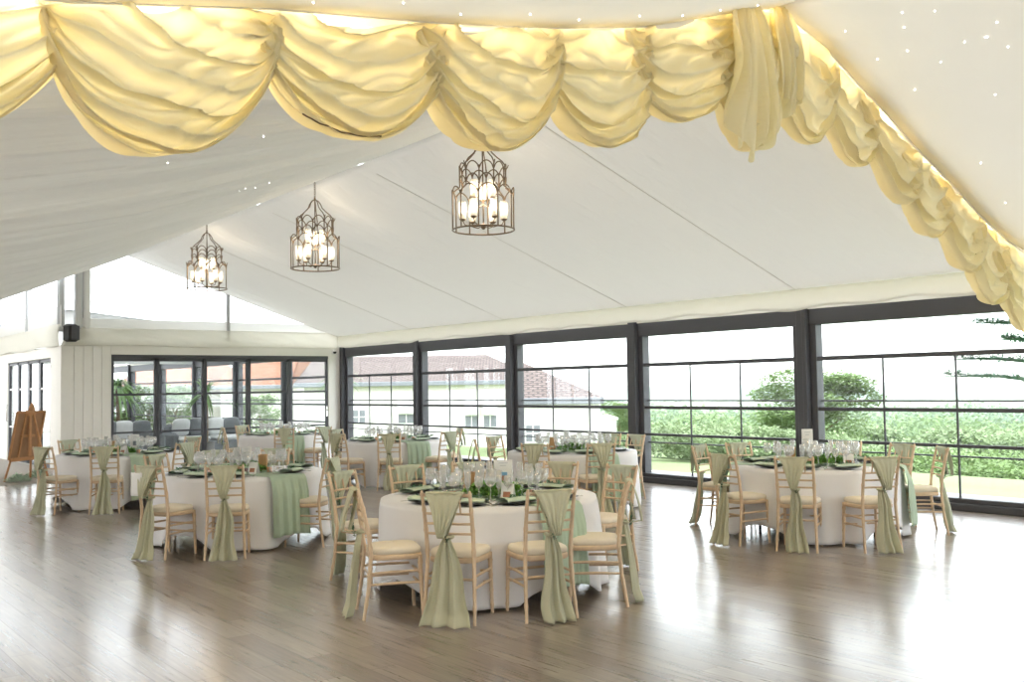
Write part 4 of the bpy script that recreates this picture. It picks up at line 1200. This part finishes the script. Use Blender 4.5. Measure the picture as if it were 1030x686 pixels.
# white house with brown roof
def frame_at(px, dep):
    lat = (px - 515) / 993.75 * dep
    return Vector((CR.x * lat + CF.x * dep, CR.y * lat + CF.y * dep, 0))
hr = -math.atan2(.62, .785)
def gabled(name, lb, origin, rz, w, dpt, z0, ze, zr, hipL, hipR, wm, rm, over=.35):
    t = thing(name, lb, 'house', (origin.x, origin.y, 0), rz)
    b = MB(); b.box(0, w, 0, dpt, z0, ze); b.build('walls', wm, t)
    o_ = over; hy = dpt / 2
    e = [(-o_, -o_, ze - .05), (w + o_, -o_, ze - .05), (w + o_, dpt + o_, ze - .05), (-o_, dpt + o_, ze - .05)]
    r0 = (hipL if hipL else -o_, hy, zr); r1 = (w - hipR if hipR else w + o_, hy, zr)
    for nm, poly in (('roof_slope', [e[0], e[1], r1, r0]), ('roof_slope', [e[2], e[3], r0, r1]), ('roof_hip', [e[1], e[2], r1]), ('roof_hip', [e[3], e[0], r0])):
        p0 = Vector(poly[0]); ux = (Vector(poly[1]) - p0).normalized(); nz_ = ux.cross(Vector(poly[2]) - p0).normalized(); uy = nz_.cross(ux)
        loc = [((Vector(q) - p0).dot(ux), (Vector(q) - p0).dot(uy), 0) for q in poly]
        n = len(poly); b = MB()
        b.add(loc + [(a_, c_, -.08) for a_, c_, _ in loc], [tuple(range(n)), tuple(reversed(range(n, 2 * n)))] + [((i + 1) % n, i, n + i, n + (i + 1) % n) for i in range(n)])
        ob = b.build(nm, rm, t)
        ob.matrix_local = Matrix(((ux.x, uy.x, nz_.x, p0.x), (ux.y, uy.y, nz_.y, p0.y), (ux.z, uy.z, nz_.z, p0.z), (0, 0, 0, 1)))
    b = MB(); b.box(-o_, w + o_, -o_ - .06, -o_ + .04, ze - .22, ze - .04, .02); b.build('gutter', M['sofa'], t)
    return t
def house_window(t, x, z, w, h, opened):
    b = MB(); b.box(x, x + w, -.05, .02, z, z + h, .01); f = b.build('window_frame', M['white_metal'], t)
    b = MB(); b.box(x + .06, x + w - .06, -.07, -.04, z + .06, z + h - .06); b.build('glazing', M['sofa'], f)
    b = MB(); b.box(x + w / 2 - .02, x + w / 2 + .02, -.085, -.06, z + .06, z + h - .06); b.box(x + .06, x + w - .06, -.085, -.06, z + h * .5 - .02, z + h * .5 + .02); b.build('window_bars', M['white_metal'], f)
    if opened:
        Mx = Matrix.Translation((0, -.08, z + h)) @ Matrix.Rotation(radians(-32), 4, 'X')
        b = MB(); b.obox(Mx, x + .02, x + w - .02, -.03, .0, -h * .55, 0, .006); b.build('open_sash', M['white_metal'], f)
A = frame_at(306, 40)
h1 = gabled('country_house', 'long white house with a brown tiled roof beyond the left windows', A, hr, 9.3, 8, -3.5, 1.92, 3.05, 0, 2, M['render'], M['roof1'])
house_window(h1, 1.9, .15, .62, .66, False); house_window(h1, 3.75, .15, .75, .85, True)
house_window(h1, 6.45, -.05, .62, 1.05, True); house_window(h1, 7.2, -.05, .62, 1.05, True)
A = frame_at(512, 27)
h2 = gabled('house_wing', 'white house wing with a hipped brown roof seen in the third window', A, hr, 2.45, 5.5, -3.5, 1.32, 2.45, 0, 2.3, M['render'], M['roof1'], .12)
house_window(h2, .38, .05, .5, .55, False)
A = frame_at(600, 27.5); bb = MB(); bb.box(0, .55, .2, 3, -3.5, .62, .02); bb.box(-.02, .6, .15, 3.05, .62, .70, .02)
o = bb.build('garden_wall', M['render']); o.location = (A.x, A.y, 0); o.rotation_euler = (0, 0, hr); tag(o, 'low white wall stepping out from the house corner', 'wall')
# orange roofed houses behind the doors
A = frame_at(122, 46); gabled('cottage', 'cottage with an orange tiled roof behind the left folding doors', A, hr, 3.9, 6, -1, 1.95, 4.2, 2.2, 1.0, M['render'], M['roof2'])
A = frame_at(222, 45); gabled('cottage', 'cottage with an orange roof behind the right folding doors', A, hr, 2.9, 6, -1, 1.9, 3.9, 1.0, 0, M['render'], M['roof2'])
for i, (px, dp_, tp) in enumerate(((120, 38, 391), (150, 39, 388), (178, 38, 390), (262, 37, 399))):
    plant_tree(2, px, dp_, tp, ('first', 'second', 'third', 'fourth')[i] + ' garden bush from the left beyond the lounge', None, sc=1.1)

# ------------------------------------------------------------------ light and camera
w = bpy.data.worlds.new('sky'); SC.world = w; w.use_nodes = True
nt = w.node_tree; bg = nt.nodes['Background']
tc = nt.nodes.new('ShaderNodeTexCoord'); nz = nt.nodes.new('ShaderNodeTexNoise'); nz.inputs['Scale'].default_value = 2.2; nz.inputs['Detail'].default_value = 3
mx = nt.nodes.new('ShaderNodeMix'); mx.data_type = 'RGBA'
mx.inputs['A'].default_value = (.86, .93, 1, 1); mx.inputs['B'].default_value = (.95, .98, 1, 1)
nt.links.new(tc.outputs['Generated'], nz.inputs['Vector']); nt.links.new(nz.outputs['Fac'], mx.inputs['Factor']); nt.links.new(mx.outputs['Result'], bg.inputs['Color'])
bg.inputs['Strength'].default_value = 3.0
l = bpy.data.lights.new('sun', 'SUN'); l.energy = .5; l.angle = radians(35); l.color = (1, .97, .92)
o = bpy.data.objects.new('sun', l); o.rotation_euler = (radians(50), 0, radians(70)); COL.objects.link(o)

cam = bpy.data.cameras.new('camera'); cam.lens = 34.733; cam.sensor_width = 36; cam.clip_end = 6000; cam.clip_start = .05
o = bpy.data.objects.new('camera', cam); COL.objects.link(o)
o.matrix_world = Matrix(((.78477, -.01623, -.61958, 0), (-.61959, -.04619, -.78357, 0), (-.0159, .9988, -.0463, 1.6), (0, 0, 0, 1)))
SC.camera = o
SC.view_settings.view_transform = 'Standard'; SC.view_settings.look = 'None'; SC.view_settings.gamma = 1; SC.view_settings.use_curve_mapping = False
SC.view_settings.exposure = 1.0
SC.cycles.max_bounces = 10; SC.cycles.diffuse_bounces = 5; SC.cycles.transparent_max_bounces = 24; SC.cycles.glossy_bounces = 4; SC.cycles.transmission_bounces = 6
SC.cycles.use_denoising = True; SC.cycles.sample_clamp_indirect = 6
SC.cycles.volume_bounces = 1
SC.cycles.caustics_reflective = False; SC.cycles.volume_bounces = 1
SC.cycles.caustics_refractive = False
